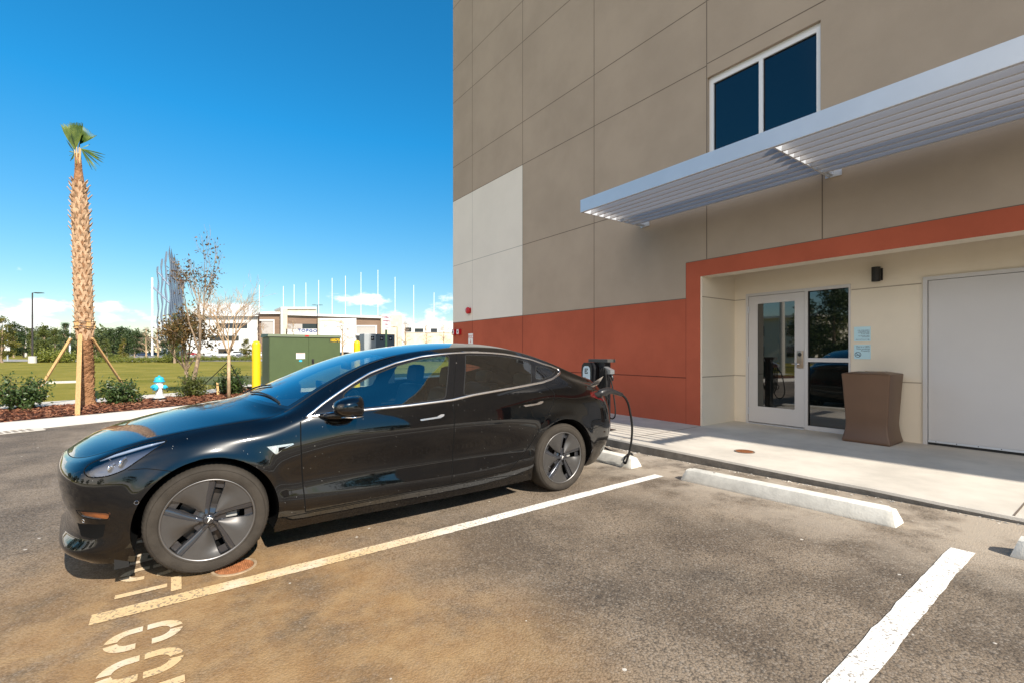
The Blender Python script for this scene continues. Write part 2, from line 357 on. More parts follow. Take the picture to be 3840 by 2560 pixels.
# asphalt: one sheet with the slope by the kerb, trimmed along the kerb line at the far side
g = MB()
xs = [-9, -6.5, -4.2, -2.3, -0.9, 0.0, 0.5, 1.0, 1.5, 2.1, 2.4, 2.8, 3.2, 3.6, 4.0, 4.4, 4.8, 5.06]
def ymax(x):
    for a, b in zip(KL, KL[1:]):
        if a[0] <= x <= b[0]: return a[1] + (b[1] - a[1]) * (x - a[0]) / (b[0] - a[0]) + 0.05
    return 16.3
yy = [-9, -6, -4, -3, -2, -1, 0, 0.5, 1, 1.5, 2, 2.5, 3, 3.5, 4, 4.5, 6, 8, 9.2]
rows = [[(x, y, gz(x, y)) for x in xs] for y in yy] + [[(x, ymax(x), 0.0) for x in xs]]
g.grid(rows)
g.add([(-9, -9, 0), (-9, -17, 0), (60, -17, 0), (60, -9, 0)], [(0, 1, 2, 3)])
g.add([(5.06, 9.2, 0), (40, 9.2, 0), (40, 16.3, 0), (5.06, 16.3, 0)], [])
g.add([(5.06, 13.6, 0), (30, 13.6, 0), (30, 16.3, 0), (5.06, 16.3, 0)], [(0, 1, 2, 3)])
struct('asphalt_lot', g, M_ASPH, fix=False, smooth=False)
g = MB(); g.add([(-9, -17, -.004), (-9, 9.3, -.004), (-34, 9.3, -.004), (-34, -17, -.004)], [(0, 3, 2, 1)]); g.add([(-34, -17, -.004), (-34, -24, -.004), (60, -24, -.004), (60, -17, -.004)], [(0, 1, 2, 3)])
struct('bounce_ground', g, m_bounce, fix=False)  # unseen reflector sheet, left and behind the camera
# pale concrete kerb and gutter with a rounded top
g = MB()
prof = [(0.0, 0.005), (0.22, 0.02), (0.26, 0.05), (0.31, 0.12), (0.34, 0.13), (0.46, 0.132), (0.48, 0.12), (0.48, 0.0)]
KF = []
for a, b in zip(KL, KL[1:]):
    for k in range(6): KF.append((a[0] + (b[0] - a[0]) * k / 6, a[1] + (b[1] - a[1]) * k / 6))
KF.append(KL[-1])
sm = [KF[0]] + [tuple((KF[i - 1][j] + 2 * KF[i][j] + KF[i + 1][j]) / 4 for j in (0, 1)) for i in range(1, len(KF) - 1)] + [KF[-1]]
g.grid([[(x, y, z) for x, y in offp(sm, d)] for d, z in prof]); struct('kerb', g, m_kerb, smooth=True, auto=35)
# planting bed soil
inner = offp(sm, 0.47); outer = [(x - 0.0, y + 3.0) for x, y in inner]
g = MB(); rng = np.random.default_rng(5)
rows = []
for k in range(9):
    rows.append([(a[0] + (b[0] - a[0]) * k / 8, a[1] + (b[1] - a[1]) * k / 8, 0.115 + 0.035 * math.sin(PI * min(1, k / 7)) + rng.uniform(-.008, .008)) for a, b in zip(inner, outer)])
g.grid(rows); struct('planting_bed_soil', g, m_mulchbase, smooth=True)
# mulch chips
mm = [mat('mulch_chip_%d' % i, c, 0.9) for i, c in enumerate([(0.22, 0.085, 0.045), (0.32, 0.15, 0.085), (0.11, 0.045, 0.03)])]
g = MB(); n = 15000
tt = rng.uniform(0, 1, n); ii = rng.integers(0, len(inner) - 1, n); fr = rng.uniform(0, 1, n)
for i in range(n):
    a = inner[ii[i]]; b = inner[ii[i] + 1]; x = a[0] + (b[0] - a[0]) * fr[i]; y = a[1] + (b[1] - a[1]) * fr[i] + tt[i] * 2.95 + 0.02
    l = rng.uniform(0.03, 0.085); wd = l * rng.uniform(0.2, 0.4); q = rng.uniform(0, PI); ti = rng.uniform(-.35, .35)
    z = 0.125 + 0.035 * math.sin(PI * min(1, tt[i] * 8 / 7)) + rng.uniform(0, .03)
    ux, uy = math.cos(q) * l / 2, math.sin(q) * l / 2; vx, vy = -math.sin(q) * wd / 2, math.cos(q) * wd / 2; dz = ti * l / 2; ez = rng.uniform(-.5, .5) * wd
    g.mi = int(rng.choice([0, 0, 1, 1, 2]))
    g.add([(x - ux - vx, y - uy - vy, z - dz), (x + ux - vx, y + uy - vy, z + dz), (x + ux + vx, y + uy + vy, z + dz + ez), (x - ux + vx, y - uy + vy, z - dz + ez)], [(0, 1, 2, 3)])
tag(g.build('mulch', mm, fix=False), 'red-brown bark mulch covering the planting bed along the pale kerb', 'mulch', kind='stuff')
# far sidewalk past the bed
g = MB(); A = [(x, y - 0.08) for x, y in outer] + [(5.0, 18.9), (12, 21.5)]; B = [(x - .3, y + 1.25) for x, y in A]
A[0] = (-12, A[0][1] - .8); B[0] = (-12.3, B[0][1] - .8)
g.grid([[(x, y, 0.135) for x, y in A], [(x, y, 0.135) for x, y in B]]); g.grid([[(x, y, 0.135) for x, y in B], [(x, y, -0.05) for x, y in B]]); struct('far_sidewalk', g, m_kerb)
# pond in the low lawn, concrete headwall in the lawn
g = MB(); pc = [at_z(*c4(a, b), -0.02) for a, b in ((1330, 1108), (1900, 1100), (2300, 1115), (2300, 1185), (1800, 1195), (1500, 1160))]
g.add(pc, [tuple(range(6))]); struct('pond', g, m_pond)
# far road, car park
g = MB()
def gq(pts, z): return [at_z(px, py, z) for px, py in pts]
g.add(gq([(-500, 1354.5), (1700, 1352.5), (2100, 1345.5), (-500, 1346.5)], -0.01), [(0, 1, 2, 3)])
struct('far_road', g, m_far_asphalt, fix=False)
g = MB(); g.add(gq([(250, 1340.5), (2300, 1338.5), (2400, 1324.2), (250, 1325.5)], -0.005), [(0, 1, 2, 3)])
struct('far_parking_lot', g, m_far_asphalt, fix=False)

# sidewalk in front of the building: top slab, kerb face, joints
SX = 5.08; SZ = 0.13; WX = 7.10; RX = 8.13
g = MB()
ys = [-10.5, -6, -3, -1.5] + [-1 + 0.5 * i for i in range(30)]
rng = np.random.default_rng(3)
ed = [0.006 * rng.normal() for _ in ys]
g.grid([[(SX + 0.03 + e, y, SZ) for y, e in zip(ys, ed)], [(9.2, y, SZ) for y in ys]])
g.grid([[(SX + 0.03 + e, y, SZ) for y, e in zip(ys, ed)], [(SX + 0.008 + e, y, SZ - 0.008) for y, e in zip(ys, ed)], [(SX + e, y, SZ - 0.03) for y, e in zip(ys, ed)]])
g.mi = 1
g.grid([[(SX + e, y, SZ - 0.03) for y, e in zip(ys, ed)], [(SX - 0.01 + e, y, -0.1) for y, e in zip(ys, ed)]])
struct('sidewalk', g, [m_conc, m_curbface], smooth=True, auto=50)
g = MB()
for y in (-5.0, -2.55, 4.42, 9.3, 0.62):
    g.box(SX + 0.02, 7.08 if y > 2 else 8.1, y, y + 0.012, SZ - 0.02, SZ + 0.002)
struct('sidewalk_joints', g, m_joint)
# crumbled mortar along the kerb foot
g = MB(); rng = np.random.default_rng(8)
for i in range(300):
    y = rng.uniform(0.2, 7.5); x = SX - 0.03 - abs(rng.normal()) * 0.035; s = rng.uniform(0.004, 0.014) * (1.5 if y > 4 else 0.8); z = gz(x, y)
    vs = [(x + rng.uniform(-s, s), y + rng.uniform(-s, s) * 1.6, z + rng.uniform(-0.002, s * 0.9)) for _ in range(7)]
    bm = bmesh.new()
    for p in vs: bm.verts.new(p)
    r_ = bmesh.ops.convex_hull(bm, input=bm.verts[:]); bm.verts.index_update()
    g.add([v.co for v in bm.verts], [[v.index for v in f.verts] for f in bm.faces]); bm.free()
tag(g.build('mortar_crumbs', m_conc), 'pale mortar crumbs scattered along the foot of the sidewalk edge', 'rubble', kind='stuff')

# painted lines and stencil lettering (worn edges, thin sheets on the asphalt)
def m_paint(name, col, wear):
    m = bpy.data.materials.new(name); m.use_nodes = True; t = m.node_tree; b = t.nodes['Principled BSDF']
    gg = N(t, 'ShaderNodeNewGeometry'); P = gg.outputs['Position']
    sp = N(t, 'ShaderNodeSeparateXYZ'); t.links.new(P, sp.inputs[0])
    n = N(t, 'ShaderNodeTexNoise'); n.inputs['Scale'].default_value = 70; n.inputs['Detail'].default_value = 6; t.links.new(P, n.inputs['Vector'])
    n3 = N(t, 'ShaderNodeTexNoise'); n3.inputs['Scale'].default_value = 3; n3.inputs['Detail'].default_value = 5; t.links.new(P, n3.inputs['Vector'])
    dx = M(t, 'DIVIDE', M(t, 'SUBTRACT', sp.outputs[0], 0.1), 2.2); dy = M(t, 'DIVIDE', M(t, 'SUBTRACT', sp.outputs[1], 2.7), 1.5)
    st = mapr(t, M(t, 'ADD', M(t, 'MULTIPLY', dx, dx), M(t, 'MULTIPLY', dy, dy)), 1.1, 0.1)
    mxx = N(t, 'ShaderNodeMixRGB'); mxx.inputs[1].default_value = (*col, 1); mxx.inputs[2].default_value = (0.62, 0.44, 0.23, 1)
    t.links.new(M(t, 'MULTIPLY', st, mapr(t, n3.outputs[0], 0.15, 0.55)), mxx.inputs[0])
    m3 = N(t, 'ShaderNodeMixRGB'); m3.inputs[2].default_value = (0.16, 0.13, 0.10, 1); t.links.new(mxx.outputs[0], m3.inputs[1])
    t.links.new(M(t, 'MULTIPLY', mapr(t, M(t, 'ADD', n.outputs[0], M(t, 'MULTIPLY', n3.outputs[0], 0.25)), wear, wear + 0.1), 0.75), m3.inputs[0])
    t.links.new(m3.outputs[0], b.inputs['Base Color']); b.inputs['Roughness'].default_value = 0.7
    bp = N(t, 'ShaderNodeBump'); bp.inputs['Strength'].default_value = 0.5; bp.inputs['Distance'].default_value = 0.004
    t.links.new(n.outputs[0], bp.inputs['Height']); t.links.new(bp.outputs[0], b.inputs['Normal'])
    return m
M_PAINT = m_paint('road_paint', (0.78, 0.76, 0.72), 0.665)
M_PAINT2 = m_paint('stencil_paint', (0.66, 0.60, 0.50), 0.68)
def strip(x0, x1, yb, yt, name, sk=0.0, step=0.06, seed=1):
    g = MB(); rng = np.random.default_rng(seed); n = int((x1 - x0) / step) + 1; a = []; b = []
    for i in range(n + 1):
        x = x0 + (x1 - x0) * i / n
        y0 = yb + rng.normal() * 0.0022; y1 = yt + rng.normal() * 0.0022
        a.append((x, y0, gz(x, y0) + 0.0045)); b.append((x + sk, y1, gz(x + sk, y1) + 0.0045))
    g.grid([a, b]); struct(name, g, M_PAINT, fix=False)
strip(-0.34, 4.245, 3.09, 3.205, 'parking_line')
strip(-0.4, 4.10, 0.672, 0.787, 'parking_line', seed=2)
strip(-0.34, 4.245, 5.52, 5.635, 'parking_line', seed=4)
strip(-0.4, 4.10, -1.75, -1.635, 'parking_line', seed=5)
# stencil: letters have their top towards the building and read towards -y
def stencil(x0, y0, word, LH=0.30, LW=0.20, gap=0.07):
    g = MB(); st = 0.050
    def P2(u, v): # u to the right of the letter, v up
        x = x0 + v; y = y0 - u; return (x, y, gz(x, y) + 0.0045)
    def poly(pts): 
        g.add([P2(*p) for p in pts], [tuple(range(len(pts)))])
    def arc(cx, cy, rx, ry, a0, a1, s, n=8):
        for i in range(n):
            p, q = R(a0 + (a1 - a0) * i / n), R(a0 + (a1 - a0) * (i + 1) / n)
            poly([(cx + rx * math.cos(p), cy + ry * math.sin(p)), (cx + rx * math.cos(q), cy + ry * math.sin(q)),
                  (cx + (rx - s) * math.cos(q), cy + (ry - s) * math.sin(q)), (cx + (rx - s) * math.cos(p), cy + (ry - s) * math.sin(p))])
    u = 0.0
    for ch in word:
        W_ = LW; h = LH; r = W_ / 2; gp = 0.009
        def q(a, b, c, d): poly([(u + a, b), (u + c, b), (u + c, d), (u + a, d)])
        if ch in 'CO':
            for sgn in (1, -1):
                cy = h - r if sgn > 0 else r; e = 8
                arc(u + r, cy, r, r, 90 + e if sgn > 0 else 180, 180 if sgn > 0 else 270 - e, st)
                arc(u + r, cy, r, r, 0 if sgn > 0 else 270 + e, 90 - e if sgn > 0 else 360, st)
            q(0, r, st, h / 2 - gp); q(0, h / 2 + gp, st, h - r)
            if ch == 'O': q(W_ - st, r, W_, h / 2 - gp); q(W_ - st, h / 2 + gp, W_, h - r)
            else: q(W_ - st, r, W_, r + 0.02); q(W_ - st, h - r - 0.02, W_, h - r)
        elif ch == 'T':
            q(r - st / 2, 0, r + st / 2, h - st - gp * 2); q(0, h - st, W_, h)
        elif ch == 'M':
            q(0, 0, st, h); q(W_ - st + .03, 0, W_ + .03, h); poly([(u + st + gp, h), (u + st + gp + .03, h), (u + r + .015, h * .45), (u + r + .015, h * .3)])
            poly([(u + W_ - st + .03 - gp, h), (u + W_ - st - gp, h), (u + r + .02, h * .45), (u + r + .02, h * .3)]); u += .03
        elif ch == 'A':
            poly([(u, 0), (u + st, 0), (u + r - gp, h), (u + r - st * .7, h)]); poly([(u + W_, 0), (u + W_ - st, 0), (u + r + gp, h), (u + r + st * .7, h)])
            q(.05, h * .28, W_ - .05, h * .28 + st * .8)
        elif ch == 'P':
            q(0, 0, st, h); q(st + gp, h - st, W_ - .03, h); q(st + gp, h * .45, W_ - .03, h * .45 + st); arc(u + W_ - .04, h * .725, h * .275 * .5 + .01, h * .275, -90, 90, st)
        u += LW + gap
    struct('stencil_lettering', g, M_PAINT2, fix=False)
stencil(-0.262, 2.925, 'COMPACT')
stencil(-0.262, 5.11, 'COMPACT')

# manhole covers
def manhole(name, cx, cy, z, r, label, ring):
    t = thing(name, (cx, cy, z), label, 'manhole cover')
    g = MB(); g.lathe([(r * 0.86, 0.001), (r * 0.88, 0.006), (r, 0.006), (r * 1.01, 0.0)], lambda a, b, h: (cx + a, cy + b, z + h), 40); g.build('rim', ring, t)
    g = MB(); g.lathe([(0.0001, 0.004), (r * 0.5, 0.004), (r * 0.84, 0.004), (r * 0.85, 0.0)], lambda a, b, h: (cx + a, cy + b, z + h), 40)
    for i in range(-9, 10):
        for j in range(-9, 10):
            x, y = i * r * 0.085, j * r * 0.085
            if math.hypot(x, y) < r * 0.78 and (i + j) % 2 == 0:
                s = r * 0.03; g.box(cx + x - s, cx + x + s, cy + y - s, cy + y + s, z + 0.004, z + 0.008)
    g.build('lid', m_rust, t)
manhole('manhole_cover', 5.69, 2.975, SZ + 0.001, 0.115, 'small round rusty cover set in the sunlit sidewalk near the door', m_joint)
manhole('manhole_cover', 0.31, 3.40, 0.001, 0.125, 'round pinkish rusty cover in the asphalt beside the front tyre', mat('pale_ring', (0.34, 0.25, 0.16), 0.9, var=0.2, vscale=20))
# gutter drain grate at the left by the kerb
gp = at_z(*c4(60, 1528), 0.0); t = thing('drain_grate', (gp.x, gp.y, 0.01), 'flat drain grate with rows of slots in the gutter at the far left', 'drain grate')
g = MB(); d0 = Vector((0.93, 0.36, 0)); d1 = Vector((-0.36, 0.93, 0))
def gb(a0, a1, b0, b1, z0, z1): 
    q = [gp + d0 * a + d1 * b for a, b in ((a0, b0), (a1, b0), (a1, b1), (a0, b1))]
    g.hexa([(p.x, p.y, z0) for p in q] + [(p.x, p.y, z1) for p in q])
gb(-0.62, 0.42, -0.2, 0.2, 0.004, 0.012); g.build('frame', m_kerb, t)
g = MB()
for i in range(10):
    for j in range(4): gb(-0.58 + i * 0.09, -0.58 + i * 0.09 + 0.05, -0.16 + j * 0.085, -0.16 + j * 0.085 + 0.03, 0.013, 0.016)
g.build('slots', m_joint, t)

# ------------------------------------------------------------------ wheel stops
def wheel_stop(x0, y0, y1, label):
    z = gz(x0 + .1, (y0 + y1) / 2); t = thing('wheel_stop', (x0 + 0.1, (y0 + y1) / 2, z), label, 'wheel stop', 'white concrete wheel stops')
    prof = [(0, 0.0), (0, 0.02), (0.045, 0.115), (0.065, 0.128), (0.135, 0.128), (0.155, 0.115), (0.20, 0.02), (0.20, 0)]
    g = MB(); n = len(prof); rows = []
    for y, sx, tz in ((y0, 0.9, 0.0), (y0 + 0.02, 0.97, 1), (y0 + 0.045, 1.0, 1), (y1 - 0.045, 1.0, 1), (y1 - 0.02, 0.97, 1), (y1, 0.9, 0)):
        zz = gz(x0 + .1, y); k = 1.0 if 0.03 < y - y0 and 0.03 < y1 - y else 0.93
        rows.append([(x0 + 0.1 + (px - 0.1) * sx, y + (0.035 if y < (y0 + y1) / 2 else -0.035) * (pz / 0.128 if tz < 1 else pz / 0.128), zz + pz * 0.93 * (k if tz else 0.93)) for px, pz in prof])
    g.grid(rows); g.add(rows[0], [tuple(range(n))]); g.add(rows[-1], [tuple(range(n))])
    g.build('block', m_stop, t, smooth=True, auto=28)
    for yy_ in (y0 + 0.32, y1 - 0.32):
        g = MB(); g.lathe([(0.0001, 0.1185), (0.011, 0.1185), (0.012, 0.1205)], lambda a, b, h: (x0 + 0.1 + a, yy_ + b, gz(x0, yy_) + h), 12)
        g.build('pin_hole', m_joint, t)
wheel_stop(4.255, 1.115, 2.90, 'long white wheel stop lying free in the empty bay')
wheel_stop(4.255, 3.545, 5.33, 'white wheel stop behind the black car, charging cable over its end')
wheel_stop(4.20, -1.25, 0.535, 'wheel stop cut off by the right edge of the photo')
# ------------------------------------------------------------------ hotel
YC = 12.95; HTOP = 12.62; YS = -10.6; YP = -3.2
hotel = thing('hotel_building', (13.5, 1.2, 0), 'tall taupe stucco building with brick-red base and recessed cream entrance', 'building')
def bld(name, boxes, m, parent=hotel, bev=0, **k):
    g = MB()
    for b in boxes: g.box(*b, bev=bev)
    return g.build(name, m, parent, **k)
X0, X1 = WX, 7.40
bld('wall', [(X0, X1, 9.34, YC, 6.05, HTOP), (X0, X1, 4.72, 9.34, 2.261, HTOP), (X0, X1, 4.33, 4.72, 2.865, HTOP), (X0, X1, 2.67, 4.33, 2.865, 4.05),
             (X0, X1, 2.67, 4.33, 5.85, HTOP), (X0, X1, YS, 2.67, 2.865, HTOP), (X0, X1, YS, YP, 2.261, 2.865),
             (X1, 24, YC - 0.3, YC, 2.261, HTOP), (X1, 24, YS, YS + 0.3, 0.0, HTOP), (23.7, 24, YS + 0.3, YC - 0.3, 0, HTOP)], m_taupe)
bld('wall_panel', [(X0, X1, 9.34, YC, 2.261, 6.05)], m_white_st)
bld('wall_base', [(X0, X1, 4.72, YC, 0.0, 2.261), (X1, 24, YC - 0.3, YC, 0, 2.261)], m_red); bld('wall_base', [(X0, X1, YS, YP, 0, 2.261)], m_taupe)
bld('entrance_frame', [(X0 - .003, X0 + .01, 4.46, 4.72, 0.0, 2.865), (X0 - .003, X0 + .01, YP, 4.46, 2.605, 2.865), (X0 - .003, X0 + .01, YP - .26, YP, 0, 2.605)], m_red)
bld('entrance_wall', [(X0 + .01, RX + .3, 4.43, 4.72, 0, 2.865), (X0 + .01, 7.39, YP, 4.43, 2.605, 2.865),            # jamb and soffit beam
    (7.39, RX + .3, YP, 4.43, 3.05, 3.2),                                              # porch ceiling
    (RX, RX + .3, 4.22, 4.43, 0, 3.05), (RX, RX + .3, 2.662, 4.22, 2.355, 3.05), (RX, RX + .3, 1.83, 2.662, 0, 3.05),
    (RX, RX + .3, -0.15, 1.83, 2.345, 3.05), (RX, RX + .3, YP, -0.15, 0, 3.05), (X0 + .01, RX + .3, YP - .26, YP, 0, 2.865)], m_cream)
bld('roof', [(X0 + .3, 23.7, YS + .3, YC - .3, HTOP - 0.8, HTOP - 0.6)], m_joint2)
bld('roof_trim', [(X0 - .06, 24.06, YS - .06, YC + .06, HTOP, HTOP + 0.12)], m_white_st)
jx = X0 - 0.0012; J = 0.0075
gj = MB(); gw = MB(); grd = MB(); gc = MB()
def vj(g, y, z0, z1, x=jx, w_=J): g.box(x, x + .004, y - w_, y + w_, z0, z1)
def hj(g, z, y0, y1, x=jx, w_=J): g.box(x - .0004, x + .0036, y0, y1, z - w_, z + w_)
for z in (4.03, 6.05, 7.115, 9.13, 10.16, 12.1):
    if z < 6: hj(gj, z, 5.75, 9.34); hj(gw, z, 9.34, YC)
    else: hj(gj, z, 4.335, YC)
for z in (6.05 + .03, 7.115, 9.13, 10.16, 12.1): hj(gj, z, -10, 4.33)
for y in (11.78, 9.34, 6.88, 4.34, 2.65, 0.2, -2.2, -4.7, -7.1):
    lo = 2.261 if y > 4.72 else 2.865
    if y == 11.78: vj(gw, y, 2.261, 6.05, w_=.005); vj(gj, y, 6.05, HTOP)
    elif y == 2.65: vj(gj, y, 2.865, 4.05)
    else: vj(gj, y, lo, HTOP)
for y in (11.78, 9.34, 6.88): vj(grd, y, 0.13, 2.261)
hj(grd, 0.915, 4.72, YC); vj(grd, 4.722, 0.13, 2.865, w_=.005)
hj(gj, 2.263, 4.72, YC, w_=.008); hj(gj, 2.867, YP, 4.72, w_=.009)
for z in (0.94, 2.268):
    hj(gc, z, 4.235, 4.43, x=RX - .0012); hj(gc, z, 1.85, 2.65, x=RX - .0012)
    gc.box(X0 + .012, RX - .003, 4.4262, 4.4302, z - J, z + J)
gj.build('joint_lines', m_joint, hotel, fix=False); gw.build('joint_lines', m_joint2, hotel, fix=False)
grd.build('joint_lines', m_jointr, hotel, fix=False); gc.build('joint_lines', m_jointc, hotel, fix=False)
# upper window
f = bld('window', [(X0 + .05, X0 + .11, 4.25, 4.31, 4.08, 5.80), (X0 + .05, X0 + .11, 2.69, 2.74, 4.08, 5.80), (X0 + .05, X0 + .11, 2.74, 4.25, 5.74, 5.80),
                   (X0 + .05, X0 + .11, 2.74, 4.25, 4.08, 4.14), (X0 + .048, X0 + .11, 3.46, 3.52, 4.14, 5.74),
                   (X0 + .06, X0 + .12, 4.31, 4.33, 4.05, 5.85), (X0 + .06, X0 + .12, 2.67, 2.69, 4.05, 5.85), (X0 + .06, X0 + .12, 2.69, 4.31, 5.80, 5.85)], m_frame)
f['label'] = 'upper two-pane window with white frame'
for a, b in ((3.52, 4.25), (2.74, 3.46)):
    g = MB(); g.box(X0 + .085, X0 + .09, a, b, 4.14, 5.74); g.build('pane', m_bglass, f)
    g = MB()
    for q in ((a, a + .012, 4.14, 5.74), (b - .012, b, 4.14, 5.74), (a + .012, b - .012, 5.728, 5.74)): g.box(X0 + .075, X0 + .084, *q)
    g.build('gasket', m_rubber, f)
# glazed door with sidelight
m_dglass = glassdark('entrance_glass', (0.004, 0.006, 0.006), 1.0)
m_dglass.node_tree.nodes['Principled BSDF'].inputs['IOR'].default_value = 1.75
RF = RX - 0.012
f = bld('door_frame', [(RF, RX + .1, 4.18, 4.222, .13, 2.357), (RF, RX + .1, 3.235, 3.28, .13, 2.357), (RF, RX + .1, 2.66, 2.684, .13, 2.357),
                       (RF, RX + .1, 3.28, 4.18, 2.312, 2.357), (RF, RX + .1, 2.684, 3.235, 2.308, 2.357), (RF, RX + .1, 2.684, 3.235, .13, .195),
                       (RF, RX + .1, 2.684, 3.235, 1.20, 1.262), (RF + .01, RX + .1, 3.28, 4.18, .13, .142)], m_doorpaint)
for z0, z1 in ((.195, 1.20), (1.262, 2.308)):
    g = MB(); g.box(RX + .02, RX + .026, 2.684, 3.235, z0, z1); g.build('pane', m_dglass, f)
    g = MB(); g.box(RX + .002, RX + .018, 3.222, 3.2345, z0, z1); g.box(RX + .002, RX + .018, 2.6845, 2.694, z0, z1); g.box(RX + .002, RX + .018, 2.694, 3.222, z1 - .012, z1 - .001); g.build('gasket', m_rubber, f)
d = bld('glazed_door', [(RX, RX + .045, 4.036, 4.176, .155, 2.306), (RX, RX + .045, 3.286, 3.42, .155, 2.306), (RX, RX + .045, 3.42, 4.036, 2.185, 2.306), (RX, RX + .045, 3.42, 4.036, .155, .415)], m_doorpaint)
g = MB(); g.box(RX + .012, RX + .018, 3.42, 4.036, .415, 2.185); g.build('pane', m_dglass, d)
g = MB()
for q in ((3.42, 3.432, .415, 2.185), (4.024, 4.036, .415, 2.185), (3.432, 4.024, 2.173, 2.185), (3.432, 4.024, .415, .427)): g.box(RX - .001, RX + .011, *q)
g.build('gasket', m_doorpaint, d)
g = MB(); g.box(RX - .022, RX, 3.302, 3.392, 1.10, 1.375, bev=.006); pl = g.build('lock_plate', mat('brushed_bronze', (0.42, 0.33, 0.25), 0.35, metal=0.8), d, smooth=True, auto=40)
g = MB(); g.lathe([(.0001, 0), (.027, 0), (.03, -.004)], lambda a, b, h: (RX - .0265 + h * .5, 3.347 + a, 1.315 + b), 24); g.build('reader', m_black, d)
g = MB(); g.tube([(RX - .02, 3.335, 1.165), (RX - .062, 3.338, 1.165), (RX - .068, 3.36, 1.165), (RX - .066, 3.45, 1.165)], .0095, 10); g.build('handle', m_chrome, d, smooth=True)
for z in (.34, 1.22, 2.08): g = MB(); g.box(RX - .02, RX - .001, 4.172, 4.186, z - .06, z + .06, bev=.003); g.build('hinge', m_alu, d)
bld('threshold', [(RX - .06, RX + .05, 3.28, 4.18, .128, .139), (RX - .02, RX + .05, 2.684, 3.235, .128, .134)], m_alu, parent=f)
# wide blank service doors
f2 = bld('service_door_frame', [(RX - .03, RX + .1, 1.785, 1.83, .13, 2.345), (RX - .03, RX + .1, -0.12, 1.785, 2.298, 2.345), (RX - .03, RX + .1, -.15, -.12, .13, 2.345)], m_doorpaint)
s = bld('service_door', [(RX - .006, RX + .04, 0.84, 1.778, .19, 2.292)], m_doorpaint); s2 = bld('service_door', [(RX - .006, RX + .04, -0.11, 0.834, .19, 2.292)], m_doorpaint)
bld('door_sweep', [(RX - .02, RX + .03, -0.11, 1.778, .165, .189)], m_alu); bld('door_gap', [(RX + .01, RX + .03, -0.12, 1.785, .13, 2.30)], m_black)
for i in range(9): g = MB(); g.lathe([(.0001, 0), (.006, 0)], lambda a, b, h: (RX - .0215, 1.7 - i * .2 + a, .178 + b), 8); g.build('screw', m_black, hotel)
# sun-shade canopy of slats
aw = bld('canopy', [(5.485, 5.53, -0.58, 5.63, 3.665, 3.875)], m_alu, bev=.004); aw['label'] = 'long silver slatted canopy above the entrance'
for i, xx in enumerate((5.70, 5.855, 6.01, 6.17, 6.33, 6.495, 6.66, 6.83)):
    g = MB(); g.hexa([(xx, -.57, 3.672), (xx + .016, -.57, 3.668), (xx + .016, 5.61, 3.668), (xx, 5.61, 3.672), (xx + .034, -.57, 3.80), (xx + .050, -.57, 3.796), (xx + .050, 5.61, 3.796), (xx + .034, 5.61, 3.80)])
    g.build('slat', m_slat, aw)
for y in (5.61, 2.55, -0.51):
    g = MB(); g.box(5.53, 7.09, y, y + .02, 3.675, 3.84)
    g.box(6.90, 7.095, y - .035, y, 3.70, 3.86); g.box(7.085, 7.099, y - .13, y + .06, 3.67, 3.87)
    g.build('cross_bar', m_alu, aw)
    g = MB()
    for xb in (6.97, 7.045): g.lathe([(.0001, 0), (.010, 0), (.012, .004)], lambda a, b, h: (xb + a, y - .037 - .002 + h, 3.795 + b), 8)
    g.build('bolt', m_joint, aw)
# wall-mounted things
def wall_f(x, yc, zc): return lambda u, v, w_: (x - w_, yc - u, zc + v)
def sign_on_wall(x, y0, y1, z0, z1, label, bg_, lines, tm, th=.008, cat='sign'):
    t = thing('wall_sign', (x, (y0 + y1) / 2, z0), label, cat)
    g = MB(); g.box(x - th, x, y0, y1, z0, z1, bev=.001); g.build('panel', bg_, t)
    for txt, sz, u, v, al in lines:
        text_mb(txt, sz, wall_f(x - th - .001, (y0 + y1) / 2 - u, (z0 + z1) / 2 + v), .0006, align=al).build('lettering', tm, t, fix=False)
    return t
m_sblue = mat('pale_blue_acrylic', (0.50, 0.72, 0.82), 0.3); m_navy = mat('navy_ink', (0.02, 0.05, 0.12), 0.5)
t = sign_on_wall(RX, 2.414, 2.616, 1.508, 1.717, 'upper pale blue notice beside the glass door, small print and an arrow', m_sblue,
    [('FOR YOUR SAFETY\n& SECURITY THIS\nDOOR IS LOCKED\nAT ALL TIMES', .017, .088, .045, 'RIGHT'), ('USE ROOM CARD\nFOR ENTRY', .017, .088, -.035, 'RIGHT'), ('MAIN ENTRANCE', .017, .055, -.086, 'RIGHT')], m_navy)
g = MB(); g.prism([(.063, -.085), (.078, -.085), (.078, -.088), (.09, -.0815), (.078, -.075), (.078, -.078), (.063, -.078)], lambda a, b, k: (RX - .0085 - k * .001, 2.515 - a, 1.6125 + b)); g.build('arrow', m_navy, t)
t = sign_on_wall(RX, 2.414, 2.616, 1.253, 1.46, 'lower pale blue non-smoking notice with a crossed-out cigarette', m_sblue, [('This is a 100%\nNon-smoking\nProperty', .029, .09, .065, 'RIGHT')], m_navy)
g = MB(); cy, cz = 2.567, 1.317; XF = RX - .0092
g.lathe([(.040, 0), (.033, 0)], lambda a, b, h: (XF, cy + a, cz + b), 32)
def bar2(g, a, b, w_, x=XF):
    a = Vector(a); b = Vector(b); d_ = (b - a).normalized(); n_ = Vector((-d_.y, d_.x)) * w_
    g.add([(x, cy - p.x, cz + p.y) for p in (a - n_, b - n_, b + n_, a + n_)], [(0, 1, 2, 3)])
bar2(g, (-.026, .026), (.026, -.026), .0035); bar2(g, (-.024, -.006), (.014, -.006), .004, XF - .0004); bar2(g, (.017, -.006), (.025, -.006), .004, XF - .0004); bar2(g, (.018, 0), (.014, .012), .0015); bar2(g, (.014, .012), (.021, .018), .0015)
g.build('no_smoking_symbol', m_navy, t, fix=False)
